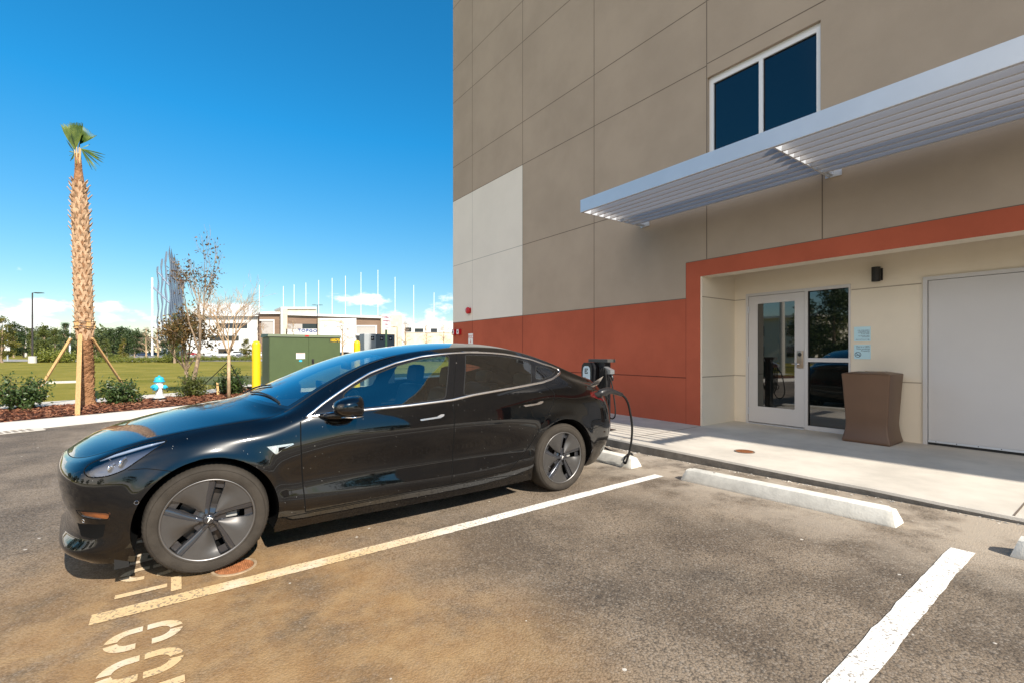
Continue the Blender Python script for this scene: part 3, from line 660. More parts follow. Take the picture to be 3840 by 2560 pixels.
# lamp
t = thing('wall_lamp', (RX, 2.28, 2.44), 'black cylinder wall lamp above the notices in the entrance', 'wall lamp')
lc = at_x(*crop(3240, 900, 3.92)(176, 505), 8.035)
g = MB(); g.lathe([(.048, -.10), (.052, -.10), (.052, .10), (.048, .10), (.046, .07), (.0001, .07)], lambda a, b, h: (lc.x + a, lc.y + b, lc.z + h), 32)
g.lathe([(.048, -.10), (.046, -.07), (.0001, -.07)], lambda a, b, h: (lc.x + a, lc.y + b, lc.z + h), 32); g.build('lamp_body', m_black, t, smooth=True, auto=40)
g = MB(); g.box(RX - .025, RX, lc.y - .055, lc.y + .055, lc.z - .085, lc.z + .085, bev=.003); g.box(lc.x + .03, RX - .02, lc.y - .02, lc.y + .02, lc.z - .05, lc.z + .05); g.build('mounting_plate', m_black, t)
g = MB(); g.box(lc.x + .052, lc.x + .056, lc.y - .03, lc.y - .018, lc.z - .035, lc.z + .03); g.build('sticker', m_whitepaint, t)
# fire alarm horn, two red call boxes, FDC sign
m_fire = mat('fire_red', (0.50, 0.012, 0.018), 0.35)
t = thing('alarm_horn', (WX, 11.93, 2.57), 'round red alarm horn on the light grey wall panel', 'alarm horn')
g = MB(); g.lathe([(.0001, -.11), (.06, -.115), (.085, -.10), (.10, -.075), (.10, -.05), (.07, -.035), (.065, 0)], lambda a, b, h: (WX + h, 11.93 + a, 2.57 + b), 28); g.build('bell', m_fire, t, smooth=True, auto=40)
g = MB(); g.box(WX - .02, WX, 11.85, 12.01, 2.49, 2.65, bev=.004); g.build('back_box', m_fire, t)
for yy_, lab in ((12.80, 'small red call box with white face, nearer the building corner'), (12.50, 'red call box with white face, nearer the lettered sign')):
    t = thing('call_box', (WX, yy_, 1.965), lab, 'call box', 'red call boxes on the wall')
    g = MB(); g.box(WX - .09, WX, yy_ - .085, yy_ + .085, 1.88, 2.05, bev=.008); g.build('box', m_fire, t)
    g = MB(); g.box(WX - .094, WX - .0905, yy_ - .06, yy_ + .06, 1.90, 2.03, bev=.001); fc = g.build('face_plate', m_whitepaint, t)
    g = MB(); g.prism([(-.02, -.04), (.01, -.03), (.025, 0), (.01, .04), (-.01, .05), (-.005, .02), (-.03, .01)], lambda a, b, k: (WX - .0945 - k * .001, yy_ + a, 1.965 + b)); g.build('flame_mark', m_black, t)
t = sign_on_wall(WX, 11.74, 12.00, 1.54, 1.895, 'white sign lettered FDC in red with a downward arrow', m_whitepaint, [('FDC', .135, 0, .035, 'CENTER')], m_fire)
g = MB(); g.prism([(-.008, .01), (.008, .01), (.008, -.05), (.03, -.05), (0, -.10), (-.03, -.05), (-.008, -.05)], lambda a, b, k: (WX - .0085 - k * .001, 11.87 + a, 1.7175 + b)); g.build('arrow', m_fire, t)
# litter bin
def bin_():
    cx, cy = 7.765, 2.29; t = thing('litter_bin', (cx, cy, SZ), 'tall brown waisted litter bin in front of the notices', 'litter bin')
    m_bin = mat('bronze_plastic', (0.125, 0.068, 0.040), 0.42, var=0.06, vscale=3); 
    def sq(h, z, r=.02, n=5):
        out = []
        for qx, qy, a0 in ((1, 1, 0), (-1, 1, 90), (-1, -1, 180), (1, -1, 270)):
            for k in range(n + 1):
                a = R(a0 + 90 * k / n); out.append((cx + qx * (h - r) + r * math.cos(a), cy + qy * (h - r) + r * math.sin(a), z))
        return out + [out[0]]
    g = MB(); rows = [sq(.262, SZ + .0), sq(.272, SZ + .012), sq(.272, SZ + .03), sq(.262, SZ + .07), sq(.247, SZ + .15), sq(.240, SZ + .22), sq(.238, SZ + .27), sq(.240, SZ + .32), sq(.247, SZ + .45), sq(.256, SZ + .62), sq(.266, SZ + .80), sq(.275, SZ + .915), sq(.276, SZ + .925)]
    g.grid(rows); g.build('body', m_bin, t, smooth=True, auto=40)
    g = MB(); g.grid([sq(.276, SZ + .9262), sq(.266, SZ + .934), sq(.16, SZ + .958), sq(.13, SZ + .962)]); g.build('lid', m_bin, t, smooth=True, auto=30)
    g = MB(); g.grid([sq(.13, SZ + .9625), sq(.125, SZ + .955), sq(.02, SZ + .955, .01)]); g.build('ashtray', m_chrome, t)
bin_()

# ------------------------------------------------------------------ charging station
t = thing('charging_station', (5.45, 5.12, SZ), 'black pedestal charging station with coiled cables at the sidewalk edge', 'charging station')
m_cblack = mat('charger_black', (0.014, 0.014, 0.016), 0.35)
g = MB(); g.box(5.42, 5.56, 5.03, 5.15, SZ, 1.20, bev=.008); g.box(5.36, 5.62, 4.98, 5.20, SZ, SZ + .015); g.build('post', m_cblack, t)
g = MB(); g.box(5.40, 5.58, 4.95, 5.36, 1.195, 1.245, bev=.004); g.build('cap', mat('cap_grey', (0.06, 0.058, 0.055), 0.5), t)
def unit(yc, xf, s_):
    pr = [(-.115, .0), (-.115, .24), (-.10, .30), (-.06, .34), (.06, .34), (.10, .30), (.115, .24), (.115, 0), (.09, -.06), (.04, -.085), (-.04, -.085), (-.09, -.06)]
    g = MB(); g.prism(pr, lambda a, b, k: (xf + s_ * .16 * k, yc + a, .85 + b)); u_ = g.build('charger_head', m_cblack, t)
    pf = [(-.078, -.03), (-.078, .20), (-.065, .26), (-.035, .285), (.035, .285), (.065, .26), (.078, .20), (.078, -.03), (.03, -.05), (-.03, -.05)]
    g = MB(); g.prism(pf, lambda a, b, k: (xf - s_ * .006 * k, yc + a, .85 + b)); g.build('face_plate', mat('ice_blue_plastic', (0.55, 0.68, 0.76), 0.35), u_)
    g = MB()
    def fr(a0, a1, b0, b1): g.box(*sorted((xf - s_ * .0065, xf - s_ * .0085)), yc - a1, yc - a0, .85 + b0, .85 + b1)
    for q in ((-.032, .032, .235, .247), (-.032, .032, .165, .177), (-.032, -.02, .177, .235), (.020, .032, .177, .192), (.020, .032, .22, .235)): fr(*q)
    for q in ((-.013, .013, .218, .224), (-.013, .013, .19, .196), (-.013, -.007, .196, .218), (.007, .013, .196, .218)): fr(*q)
    for k in range(4): fr(-.045, -.01, .10 - k * .022, .106 - k * .022)
    g.build('logo', m_black, u_)
unit(5.30, 5.30, 1); unit(5.30, 5.70, -1)
def spline(pts, n=8):
    P = [Vector(p) for p in pts]; P = [P[0] * 2 - P[1]] + P + [P[-1] * 2 - P[-2]]; out = []
    for i in range(1, len(P) - 2):
        for k in range(n):
            s_ = k / n; a, b, c, d_ = P[i - 1:i + 3]
            out.append(0.5 * ((2 * b) + (c - a) * s_ + (2 * a - 5 * b + 4 * c - d_) * s_ ** 2 + (3 * b - a - 3 * c + d_) * s_ ** 3))
    out.append(P[-2]); return out
for k in range(4):
    g = MB(); a = .15 + .022 * k
    g.tube(spline([(5.46, 5.17 - .02 * k, 1.13), (5.40, 5.10 - .035 * k, 1.08), (5.38, 5.05 - .03 * k, .85), (5.39, 5.06 - .02 * k, .62 - .04 * k), (5.43, 5.16, .52 - .03 * k), (5.44, 5.26, .70), (5.44, 5.24, .95)]), .011, 8)
    g.build('cable_loop', m_rubber, t, smooth=True)
g = MB(); g.tube(spline([(5.42, 4.93, .98), (5.40, 4.86, .86), (5.40, 4.80, .55), (5.42, 4.82, .38), (5.44, 4.92, .34), (5.45, 4.99, .45), (5.46, 5.02, .7)]), .011, 8); g.build('cable_loop', m_rubber, t, smooth=True)
g = MB(); g.tube(spline([(5.41, 4.97, .66), (5.40, 4.92, .60), (5.40, 4.95, .53), (5.41, 5.0, .56)]), .008, 6); g.build('cable_loop', m_rubber, t, smooth=True)
def holster(y, sgn):
    g = MB(); g.prism([(0, 0), (.13, -.05), (.13, -.11), (.02, -.12), (-.03, -.06)], lambda a, b, k: (5.41 + .09 * k, y - sgn * a, 1.13 + b)); h_ = g.build('holster', mat('silver_grey_plastic', (0.30, 0.31, 0.33), 0.25, metal=.5), t)
    g = MB(); g.tube([(5.455, y - sgn * .10, 1.02), (5.45, y - sgn * .13, .97), (5.44, y - sgn * .15, .92)], [.026, .022, .014], 10); g.build('spare_plug', m_cblack, h_, smooth=True)
holster(5.03, 1); holster(5.37, -1)
g = MB(); g.box(5.405, 5.418, 5.06, 5.085, .60, .80); g.build('red_strip', m_fire, t); g = MB(); g.box(5.405, 5.417, 5.04, 5.058, .55, .70); g.build('sticker', m_whitepaint, t)
# ------------------------------------------------------------------ the black saloon car
CX0, CY0 = 0.18, 4.275
car = thing('parked_car', (CX0, CY0, 0), 'glossy black electric saloon plugged in at the rear, parked nose-out beside the white line', 'car')
def m_carpaint():
    m = mat('black_car_paint', (0.0012, 0.0014, 0.002), 0.2, coat=1.0, spec=0.04); t = m.node_tree; b = t.nodes['Principled BSDF']
    g = N(t, 'ShaderNodeNewGeometry'); v = N(t, 'ShaderNodeTexVoronoi'); v.inputs['Scale'].default_value = 42; t.links.new(g.outputs['Position'], v.inputs['Vector'])
    s = N(t, 'ShaderNodeSeparateXYZ'); t.links.new(v.outputs['Color'], s.inputs[0])
    n = N(t, 'ShaderNodeTexNoise'); n.inputs['Scale'].default_value = 2.2; t.links.new(g.outputs['Position'], n.inputs['Vector'])
    spk = M(t, 'MULTIPLY', mapr(t, v.outputs['Distance'], 0.085, 0.05), M(t, 'MULTIPLY', mapr(t, s.outputs[0], 0.66, 0.68), mapr(t, n.outputs[0], 0.42, 0.55)))
    r = N(t, 'ShaderNodeMixRGB'); r.inputs[1].default_value = (0.0012, 0.0014, 0.002, 1); r.inputs[2].default_value = (0.50, 0.49, 0.46, 1)
    t.links.new(M(t, 'MULTIPLY', spk, 0.8), r.inputs[0])
    n2 = N(t, 'ShaderNodeTexNoise'); n2.inputs['Scale'].default_value = 5; n2.inputs['Detail'].default_value = 6; t.links.new(g.outputs['Position'], n2.inputs['Vector'])
    d = N(t, 'ShaderNodeMixRGB'); d.inputs[2].default_value = (0.10, 0.09, 0.075, 1); t.links.new(r.outputs[0], d.inputs[1])
    t.links.new(mapr(t, n2.outputs[0], 0.3, 0.8, 0.0, 0.016), d.inputs[0]); t.links.new(d.outputs[0], b.inputs['Base Color'])
    b.inputs['Coat Roughness'].default_value = 0.03; b.inputs['Coat IOR'].default_value = 1.62
    return m
m_body = m_carpaint()
m_trim = mat('gloss_black_trim', (0.006, 0.006, 0.007), 0.12, spec=0.5)
m_cglass = glassmat('tinted_side_glass', (0.72, 0.83, 0.77), 0.15, .8)
m_wglass = glassmat('windscreen_glass', (0.74, 0.86, 0.84), 0.46, .6)
m_rglass = mat('roof_glass', (0.004, 0.006, 0.008), 0.02, coat=1.0, spec=0.8)
m_lens = glassmat('lamp_lens', (0.86, 0.9, 0.95), 0.10, .9)
m_satin = mat('satin_trim', (0.78, 0.75, 0.73), 0.26, metal=1.0)
m_hole = mat('shadow_black', (0.004, 0.004, 0.004), 0.9)
m_int = mat('black_upholstery', (0.009, 0.009, 0.010), 0.6, var=0.2, vscale=20)

def cubic(xs, ys, q):
    xs = np.asarray(xs, float); ys = np.asarray(ys, float); n = len(xs); h = np.diff(xs)
    A = np.zeros((n, n)); r = np.zeros(n); A[0, 0] = A[-1, -1] = 1
    for i in range(1, n - 1):
        A[i, i - 1] = h[i - 1]; A[i, i] = 2 * (h[i - 1] + h[i]); A[i, i + 1] = h[i]
        r[i] = 6 * ((ys[i + 1] - ys[i]) / h[i] - (ys[i] - ys[i - 1]) / h[i - 1])
    m = np.linalg.solve(A, r); q = np.atleast_1d(q); i = np.clip(np.searchsorted(xs, q) - 1, 0, n - 2)
    a = (xs[i + 1] - q); b = (q - xs[i]); hh = h[i]
    return m[i] * a ** 3 / (6 * hh) + m[i + 1] * b ** 3 / (6 * hh) + (ys[i] / hh - m[i] * hh / 6) * a + (ys[i + 1] / hh - m[i + 1] * hh / 6) * b
def A4(*r): return [(t[0], t[0], t[1], t[2]) if len(t) == 3 else t for t in r]
LINES = [
 A4((-1.35,-.785,0,.19),(-1.05,-.765,.33,.185),(-.83,-.69,.58,.178),(-.66,-.59,.73,.168),(-.47,-.455,.82,.16),(-.2,.855,.152),(.3,.865,.165),(1.1,.87,.168),(2.2,.868,.165),(2.875,.85,.175),(3.3,.83,.19),(3.58,3.50,.74,.20),(3.85,3.60,.58,.21),(4.2,3.66,.30,.22),(4.6,3.68,0,.22)),
 A4((-1.35,-.835,0,.25),(-1.05,-.812,.35,.245),(-.83,-.738,.62,.24),(-.66,-.63,.775,.238),(-.47,-.475,.855,.24),(-.2,.885,.245),(.3,.892,.258),(1.1,.90,.268),(2.2,.90,.268),(2.875,.89,.275),(3.3,.875,.285),(3.58,3.54,.79,.29),(3.85,3.67,.62,.30),(4.2,3.74,.32,.30),(4.6,3.76,0,.30)),
 A4((-1.35,-.800,0,.31),(-1.05,-.776,.340,.31),(-.83,-.700,.60,.31),(-.66,-.606,.762,.312),(-.47,-.468,.858,.325),(-.2,.908,.34),(.3,.912,.338),(1.1,.912,.342),(2.2,.912,.342),(2.875,.918,.345),(3.3,.90,.36),(3.58,3.565,.82,.38),(3.85,3.71,.645,.39),(4.2,3.79,.33,.39),(4.6,3.81,0,.39)),
 A4((-1.35,-.815,0,.47),(-1.05,-.795,.35,.47),(-.83,-.718,.615,.465),(-.66,-.618,.785,.46),(-.47,-.475,.872,.455),(-.2,.915,.455),(.3,.905,.46),(1.1,.888,.46),(2.2,.892,.46),(2.875,.922,.46),(3.3,.91,.475),(3.58,3.60,.83,.49),(3.85,3.75,.655,.50),(4.2,3.83,.34,.50),(4.6,3.85,0,.50)),
 A4((-1.35,-.84,0,.60),(-1.05,-.818,.355,.60),(-.83,-.735,.625,.60),(-.66,-.628,.79,.595),(-.47,-.478,.872,.60),(-.2,.914,.60),(.3,.912,.61),(1.1,.908,.62),(2.2,.914,.62),(2.875,.926,.62),(3.3,.912,.625),(3.58,3.61,.825,.63),(3.85,3.765,.64,.63),(4.2,3.845,.33,.63),(4.6,3.862,0,.63)),
 A4((-1.35,-.835,0,.665),(-1.05,-.812,.352,.668),(-.83,-.725,.618,.675),(-.66,-.612,.775,.685),(-.47,-.465,.853,.70),(-.2,.892,.715),(.3,.906,.705),(.7,.917,.728),(1.1,.926,.755),(2.2,.924,.785),(2.875,.912,.81),(3.3,.885,.835),(3.58,3.575,.79,.855),(3.85,3.715,.60,.865),(4.2,3.785,.31,.875),(4.6,3.80,0,.875)),
 A4((-1.35,-.825,0,.685),(-1.05,-.80,.345,.69),(-.83,-.71,.60,.70),(-.66,-.595,.75,.715),(-.47,-.45,.826,.742),(-.2,.862,.785),(.0,.868,.808),(.3,.884,.80),(.6,.880,.882),(1.1,.872,.942),(1.66,.876,.968),(2.2,.868,1.008),(2.55,.855,1.035),(2.9,.828,1.045),(3.15,.80,1.025),(3.4,.76,.985),(3.62,3.58,.69,.965),(3.88,3.72,.50,.965),(4.2,3.775,.27,.975),(4.6,3.79,0,.975)),
 A4((-1.35,-.82,0,.692),(-1.05,-.792,.34,.70),(-.83,-.70,.587,.712),(-.66,-.588,.728,.732),(-.47,-.445,.80,.765),(-.2,.834,.815),(.0,.84,.842),(.3,.852,.854),(.6,.856,.932),(.85,.832,.995),(1.1,.80,1.065),(1.66,.782,1.15),(2.2,.775,1.18),(2.55,.765,1.16),(2.9,.762,1.115),(3.15,.752,1.06),(3.4,.725,1.01),(3.62,3.59,.66,.985),(3.88,3.735,.48,.985),(4.2,3.785,.26,.995),(4.6,3.797,0,.995)),
 A4((-1.35,-.81,0,.70),(-1.05,-.78,.335,.708),(-.83,-.688,.572,.722),(-.66,-.578,.702,.745),(-.47,-.438,.77,.783),(-.2,.80,.835),(.0,.808,.865),(.3,.812,.888),(.6,.822,.97),(.85,.782,1.08),(1.1,.725,1.185),(1.31,.685,1.255),(1.66,.655,1.33),(2.0,.648,1.345),(2.3,.65,1.335),(2.6,.66,1.285),(2.9,.685,1.185),(3.15,.692,1.095),(3.4,.68,1.03),(3.62,3.595,.63,1.002),(3.88,3.745,.455,1.005),(4.2,3.795,.25,1.015),(4.6,3.803,0,1.015)),
 A4((-1.35,-.80,0,.707),(-1.05,-.768,.328,.716),(-.83,-.675,.555,.731),(-.66,-.565,.672,.756),(-.47,-.43,.735,.797),(-.2,.765,.852),(.0,.773,.88),(.3,.768,.908),(.42,.745,.93),(.6,.712,1.03),(.85,.665,1.168),(1.09,.628,1.268),(1.31,.600,1.325),(1.55,.585,1.362),(1.78,.575,1.384),(2.1,.572,1.396),(2.45,.58,1.372),(2.75,.595,1.306),(3.06,.612,1.205),(3.3,.622,1.118),(3.5,.622,1.052),(3.66,3.61,.58,1.022),(3.9,3.75,.43,1.028),(4.2,3.80,.24,1.038),(4.6,3.81,0,1.04)),
]
SH = lambda s: float(np.interp(s, [-1.35, -1.05, -.83, -.66, -.47], [.048, .066, .042, .014, 0]))
LINES = [[(s, x + SH(s), d, z) for s, x, d, z in L] for L in LINES]
CEN = [(-1.35,-.80),(-1.05,-.77),(-.8,-.715),(-.6,-.63),(-.4,-.52),(-.2,-.37),(0,-.19),(.25,.06),(.42,.19),(.6,.42),(.85,.72),(1.09,1.0),(1.31,1.26),(1.6,1.58),(2.1,2.1),(2.75,2.77),(3.06,3.08),(3.3,3.33),(3.5,3.53),(3.7,3.66),(3.9,3.75),(4.2,3.80),(4.6,3.81)]
CZ = [(-.80,.707),(-.74,.742),(-.64,.782),(-.5,.828),(-.36,.868),(-.2,.908),(0,.948),(.19,.978),(.42,1.065),(.72,1.198),(1.0,1.300),(1.26,1.366),(1.58,1.414),(1.9,1.440),(2.15,1.443),(2.45,1.427),(2.77,1.372),(3.08,1.286),(3.33,1.190),(3.53,1.112),(3.66,1.085),(3.76,1.077),(3.81,1.04)]
sv = np.concatenate([np.linspace(-1.35, -.45, 40)[:-1], np.linspace(-.45, .42, 36)[:-1], np.linspace(.42, 1.31, 34)[:-1], np.linspace(1.31, 3.26, 72)[:-1], np.linspace(3.26, 3.66, 16)[:-1], np.linspace(3.66, 4.6, 30)])
SUB = [3, 4, 4, 5, 6, 6, 4, 5, 5]; NT = 16
CEN = [(a, b + SH(a) * (1 if a < -1 else .6)) for a, b in CEN]; CZ = [(max(-.752, a) if a < -.79 else a, b) for a, b in CZ]; CZ = [(-.752, .707), (-.70, .747)] + CZ[2:]
lin = []
for L in LINES:
    k = [r[0] for r in L]; lin.append(np.stack([cubic(k, [r[j] for r in L], sv) for j in (1, 2, 3)], 1))
cx_ = cubic([c[0] for c in CEN], [c[1] for c in CEN], sv); cz_ = cubic([c[0] for c in CZ], [c[1] for c in CZ], np.clip(cx_, -.752, 3.81))
bm = bmesh.new(); ltop = bm.faces.layers.int.new('top'); lreg = bm.faces.layers.int.new('reg')
colsV = []
for i, s in enumerate(sv):
    P = np.array([l[i] for l in lin]); ch = np.concatenate([[0], np.cumsum(np.maximum(1e-3, np.linalg.norm(np.diff(P, axis=0), axis=1)))])
    q = np.concatenate([np.linspace(ch[j], ch[j + 1], SUB[j] + 1)[:-1] for j in range(9)] + [[ch[-1]]])
    pts = np.stack([cubic(ch, P[:, j], q) for j in range(3)], 1)
    side = [Vector(p) for p in pts]
    G = pts[-1]; C = np.array([cx_[i], 0, cz_[i]])
    top = []
    for u in np.linspace(0, 1, NT + 1)[1:]:
        cr = 1 - (1 - u) ** 2.2; hood = max(0.0, 1 - abs((s - .0) / .5)) if s < .42 else 0
        top.append(Vector((G[0] + (C[0] - G[0]) * cr, G[1] * (1 - u), G[2] + (C[2] - G[2]) * cr + 0.012 * hood * math.sin(PI * min(1, u * 2.2)) * 0)))
    col = side + top
    # flared wheel arches
    for v in col[:len(side)]:
        for ax in (0.0, 2.875):
            dd = math.hypot(v.x - ax, v.z - 0.3325)
            if dd < 0.6 and v.z > 0.2 and s < 3.5: v.y += 0.011 * math.exp(-((dd - 0.385) / 0.05) ** 2) * min(1, (v.z - .2) / .15)
    colsV.append([bm.verts.new((v.x, -max(0, v.y), v.z)) for v in col])
nS = sum(SUB)
for i in range(len(sv) - 1):
    for j in range(len(colsV[0]) - 1):
        f = bm.faces.new((colsV[i][j], colsV[i + 1][j], colsV[i + 1][j + 1], colsV[i][j + 1]))
        f[ltop] = 1 if j >= nS else 0; s = (sv[i] + sv[i + 1]) / 2
        if j >= nS:
            if -1.25 < s < .40: f[lreg] = 8
            elif .40 <= s < .47: f[lreg] = 12
            elif .47 <= s < 1.31: f[lreg] = 6 if (j - nS >= 1 and .50 < s < 1.24) else 7
            elif 1.31 <= s < 3.26: f[lreg] = 7
        f.smooth = True
bmesh.ops.remove_doubles(bm, verts=bm.verts[:], dist=1e-4)
BV = BVHTree.FromBMesh(bm)
CAML = Vector((-CX0, -CY0, HC))
def hit(p):
    r = ray(*p); h = BV.ray_cast(CAML, r.normalized())
    if h[0] is None:
        h = BV.find_nearest(CAML + r * (3.45 / r.y)); 
    return h[0]
def hits(f, pts): return [hit(f(*p)) for p in pts]
def cutpoly(poly, reg, filt, only=None):
    P = [(p[0], p[2]) if len(p) == 3 else p for p in poly]; n = len(P)
    for i in range(n):
        a = P[i]; b = P[(i + 1) % n]; dx, dz = b[0] - a[0], b[1] - a[1]; l = math.hypot(dx, dz)
        if l < 1e-5: continue
        nx, nz = -dz / l, dx / l; x0, x1 = min(a[0], b[0]) - .002, max(a[0], b[0]) + .002; z0, z1 = min(a[1], b[1]) - .002, max(a[1], b[1]) + .002
        fs = []
        for f in bm.faces:
            c = f.verts[0].co
            if abs(c.x - (x0 + x1) / 2) > (x1 - x0) / 2 + .08 or abs(c.z - (z0 + z1) / 2) > (z1 - z0) / 2 + .12: continue
            X = [v.co.x for v in f.verts]; Zs = [v.co.z for v in f.verts]
            if max(X) < x0 or min(X) > x1 or max(Zs) < z0 or min(Zs) > z1 or not filt(f): continue
            sd = [(v.co.x - a[0]) * nx + (v.co.z - a[1]) * nz for v in f.verts]
            if min(sd) < -1e-6 and max(sd) > 1e-6: fs.append(f)
        if fs:
            ge = set(fs)
            for f in fs: ge.update(f.edges); ge.update(f.verts)
            bmesh.ops.bisect_plane(bm, geom=list(ge), dist=1e-6, plane_co=(a[0], 0, a[1]), plane_no=(nx, 0, nz))
    def inside(x, z):
        c = False
        for i in range(n):
            (xa, za), (xb, zb) = P[i], P[i - 1]
            if (za > z) != (zb > z) and x < (xb - xa) * (z - za) / (zb - za) + xa: c = not c
        return c
    bx = (min(p[0] for p in P), max(p[0] for p in P), min(p[1] for p in P), max(p[1] for p in P)); out = []
    for f in bm.faces:
        c = f.calc_center_median()
        if bx[0] < c.x < bx[1] and bx[2] < c.z < bx[3] and filt(f) and (only is None or f[lreg] in only) and inside(c.x, c.z):
            f[lreg] = reg; out.append(f)
    return out
side_ = lambda f: f[ltop] == 0
DLO = hits(c2, [(300,668),(480,638),(790,605),(1100,575),(1440,532)]) + hits(c3, [(150,577),(300,550),(450,524),(600,495),(690,478),(770,450),(815,418),(828,398),(815,378),(760,355),(700,338),(600,303),(500,280),(400,262),(250,250),(60,246)]) + hits(c2, [(1651,162),(1420,172),(1200,195),(1000,245),(800,322),(680,393),(560,472),(430,565),(350,632)])
FG = hits(c2, [(592,488),(660,432),(800,350),(1000,270),(1200,215),(1340,193),(1402,188),(1412,200),(1385,510),(1372,522),(1100,562),(790,594),(620,608),(600,600)])
RG = hits(c3, [(92,268),(300,272),(450,288),(585,325),(600,345),(603,485),(590,494),(330,540),(88,578),(80,565)])
QG = hits(c3, [(640,352),(700,362),(770,385),(788,397),(760,428),(700,453),(650,460),(634,450)])
cutpoly(DLO, 11, side_); cutpoly(FG, 3, side_); cutpoly(RG, 4, side_); cutpoly(QG, 5, side_)
FD = hits(c2, [(262,700),(264,850),(270,1000),(282,1200),(300,1398),(580,1344),(860,1290),(1140,1236),(1427,1180),(1436,1080),(1440,1000),(1447,850),(1450,690),(1443,532),(1100,575),(790,605),(480,638),(300,668)])
RD = hits(c2, [(1443,532),(1450,690),(1447,850),(1440,1000),(1436,1080),(1427,1180)]) + hits(c3, [(0,1258),(200,1213),(380,1172),(430,1163),(480,1110),(540,1040),(590,970),(640,890),(700,790),(745,700),(775,620),(783,575),(775,550),(745,528),(710,505),(690,480),(600,495),(450,524),(300,550),(150,577)])
cutpoly(FD, 1, side_, (0,)); cutpoly(RD, 2, side_, (0,))
HL = hits(c1, [(218,845),(225,875),(245,897),(300,897),(370,888),(470,850),(600,760),(690,700),(742,664),(640,672),(560,692),(480,718),(400,750),(320,785),(250,812)])
cutpoly(HL, 9, lambda f: f.calc_center_median().y < -.25, (0, 8))
FL = hits(c1, [(165,1090),(270,1106),(382,1112),(372,1157),(290,1150),(200,1132)]); cutpoly(FL, 13, side_, (0,))
INT = hits(c1, [(178,1172),(250,1180),(352,1182),(338,1258),(300,1272),(200,1252)]); cutpoly(INT, 15, side_, (0,))
TLp = hits(c7, [(295,600),(300,640),(345,655),(395,672),(428,690),(432,640),(405,600),(350,585)]); cutpoly(TLp, 14, side_, (0,))
for ax in (0.0, 2.875):
    circ = [(ax + .378 * math.cos(R(a)), .3325 + .378 * math.sin(R(a))) for a in range(-20, 201, 5)] + [(ax - .37, .05), (ax + .37, .05)]
    bmesh.ops.delete(bm, geom=cutpoly(circ, 99, side_), context='FACES')
bmesh.ops.recalc_face_normals(bm, faces=bm.faces[:])
if sum(f.normal.y * f.calc_area() for f in bm.faces if f[ltop] == 0) > 0:
    bmesh.ops.reverse_faces(bm, faces=bm.faces[:])
bm.normal_update(); bm.faces.ensure_lookup_table()
VN = {v: v.normal.copy() for v in bm.verts}
def part(name, regs, m, near=True, far=True, parent=car, label=None, off=0.0):
    idx = {}; vs = []; nn = []; fs = []
    fl = [f for f in bm.faces if f[lreg] in regs]
    for sgn in ([1] if near else []) + ([-1] if far else []):
        idx = {}
        for f in fl:
            ids = []
            for v in f.verts:
                if v not in idx:
                    idx[v] = len(vs); n_ = VN[v]; c = v.co + n_ * off
                    n2_ = n_.copy()
                    if abs(v.co.y) < 1e-3: n2_.y = 0; n2_.normalize()
                    vs.append((c.x, c.y * sgn, c.z)); nn.append((n2_.x, n2_.y * sgn, n2_.z))
                ids.append(idx[v])
            fs.append(ids if sgn > 0 else ids[::-1])
    me = bpy.data.meshes.new(name); me.from_pydata(vs, [], fs); me.materials.append(m)
    me.polygons.foreach_set('use_smooth', [True] * len(me.polygons)); me.update()
    me.normals_split_custom_set_from_vertices(nn)
    o = bpy.data.objects.new(name, me); COL.objects.link(o); o.parent = parent
    if label: o['label'] = label
    return o
body = part('body', (0, 12), m_body)
fdn = part('front_door', (1,), m_body, far=False); fdf = part('front_door', (1,), m_body, near=False)
rdn = part('rear_door', (2,), m_body, far=False); rdf = part('rear_door', (2,), m_body, near=False)
for nr in (True, False):
    k = dict(near=nr, far=not nr)
    part('window', (3,), m_cglass, parent=fdn if nr else fdf, **k); part('window', (4,), m_cglass, parent=rdn if nr else rdf, **k)
    part('quarter_window', (5,), m_cglass, **k); part('window_pillar_trim', (11,), m_trim, **k)
part('hood', (8,), m_body); part('windshield', (6,), m_wglass); part('roof', (7,), m_rglass)
part('inlet_shade_patch', (15,), m_hole, far=False); part('inlet_shade_patch', (15,), m_hole, near=False)  # flat black patch: recess shade of the bumper inlet given by colour
# helpers on the surface, both sides
def resample(P, step=0.02, closed=False):
    P = [Vector(p) for p in P] + ([Vector(P[0])] if closed else []); out = []
    for a, b in zip(P, P[1:]):
        n = max(1, int((b - a).length / step)); out += [a + (b - a) * (k / n) for k in range(n)]
    return out + ([] if closed else [P[-1]])
def smoothp(P, it=2, closed=False):
    for _ in range(it):
        n = len(P); P = [P[i] if (not closed and i in (0, n - 1)) else (P[i - 1] + P[i] * 2 + P[(i + 1) % n]) / 4 for i in range(n)]
    return P
SIDES = (1, -1)
def ribbon(g, P, w_, lift, closed=False, both=True, step=.02, sm=1):
    P = smoothp(resample(P, step, closed), sm, closed); Q = []
    for p in P:
        h = BV.find_nearest(p); n_ = h[1].copy()
        if n_.dot(Vector((0, -1, .5))) < 0: n_ = -n_
        Q.append((h[0], n_))
    for sgn in SIDES:
        rows = []
        for i, (p, n_) in enumerate(Q):
            a = Q[(i - 1) % len(Q) if closed else max(0, i - 1)][0]; b = Q[(i + 1) % len(Q) if closed else min(len(Q) - 1, i + 1)][0]
            t = (b - a).normalized(); s_ = t.cross(n_).normalized()
            rows.append([Vector((q.x, q.y * sgn, q.z)) + Vector((CX0, CY0, 0)) for q in (p - s_ * w_ / 2, p - s_ * w_ * .36 + n_ * lift, p + n_ * lift * 1.25, p + s_ * w_ * .36 + n_ * lift, p + s_ * w_ / 2)])
        if closed: rows.append(rows[0])
        g.grid(rows)
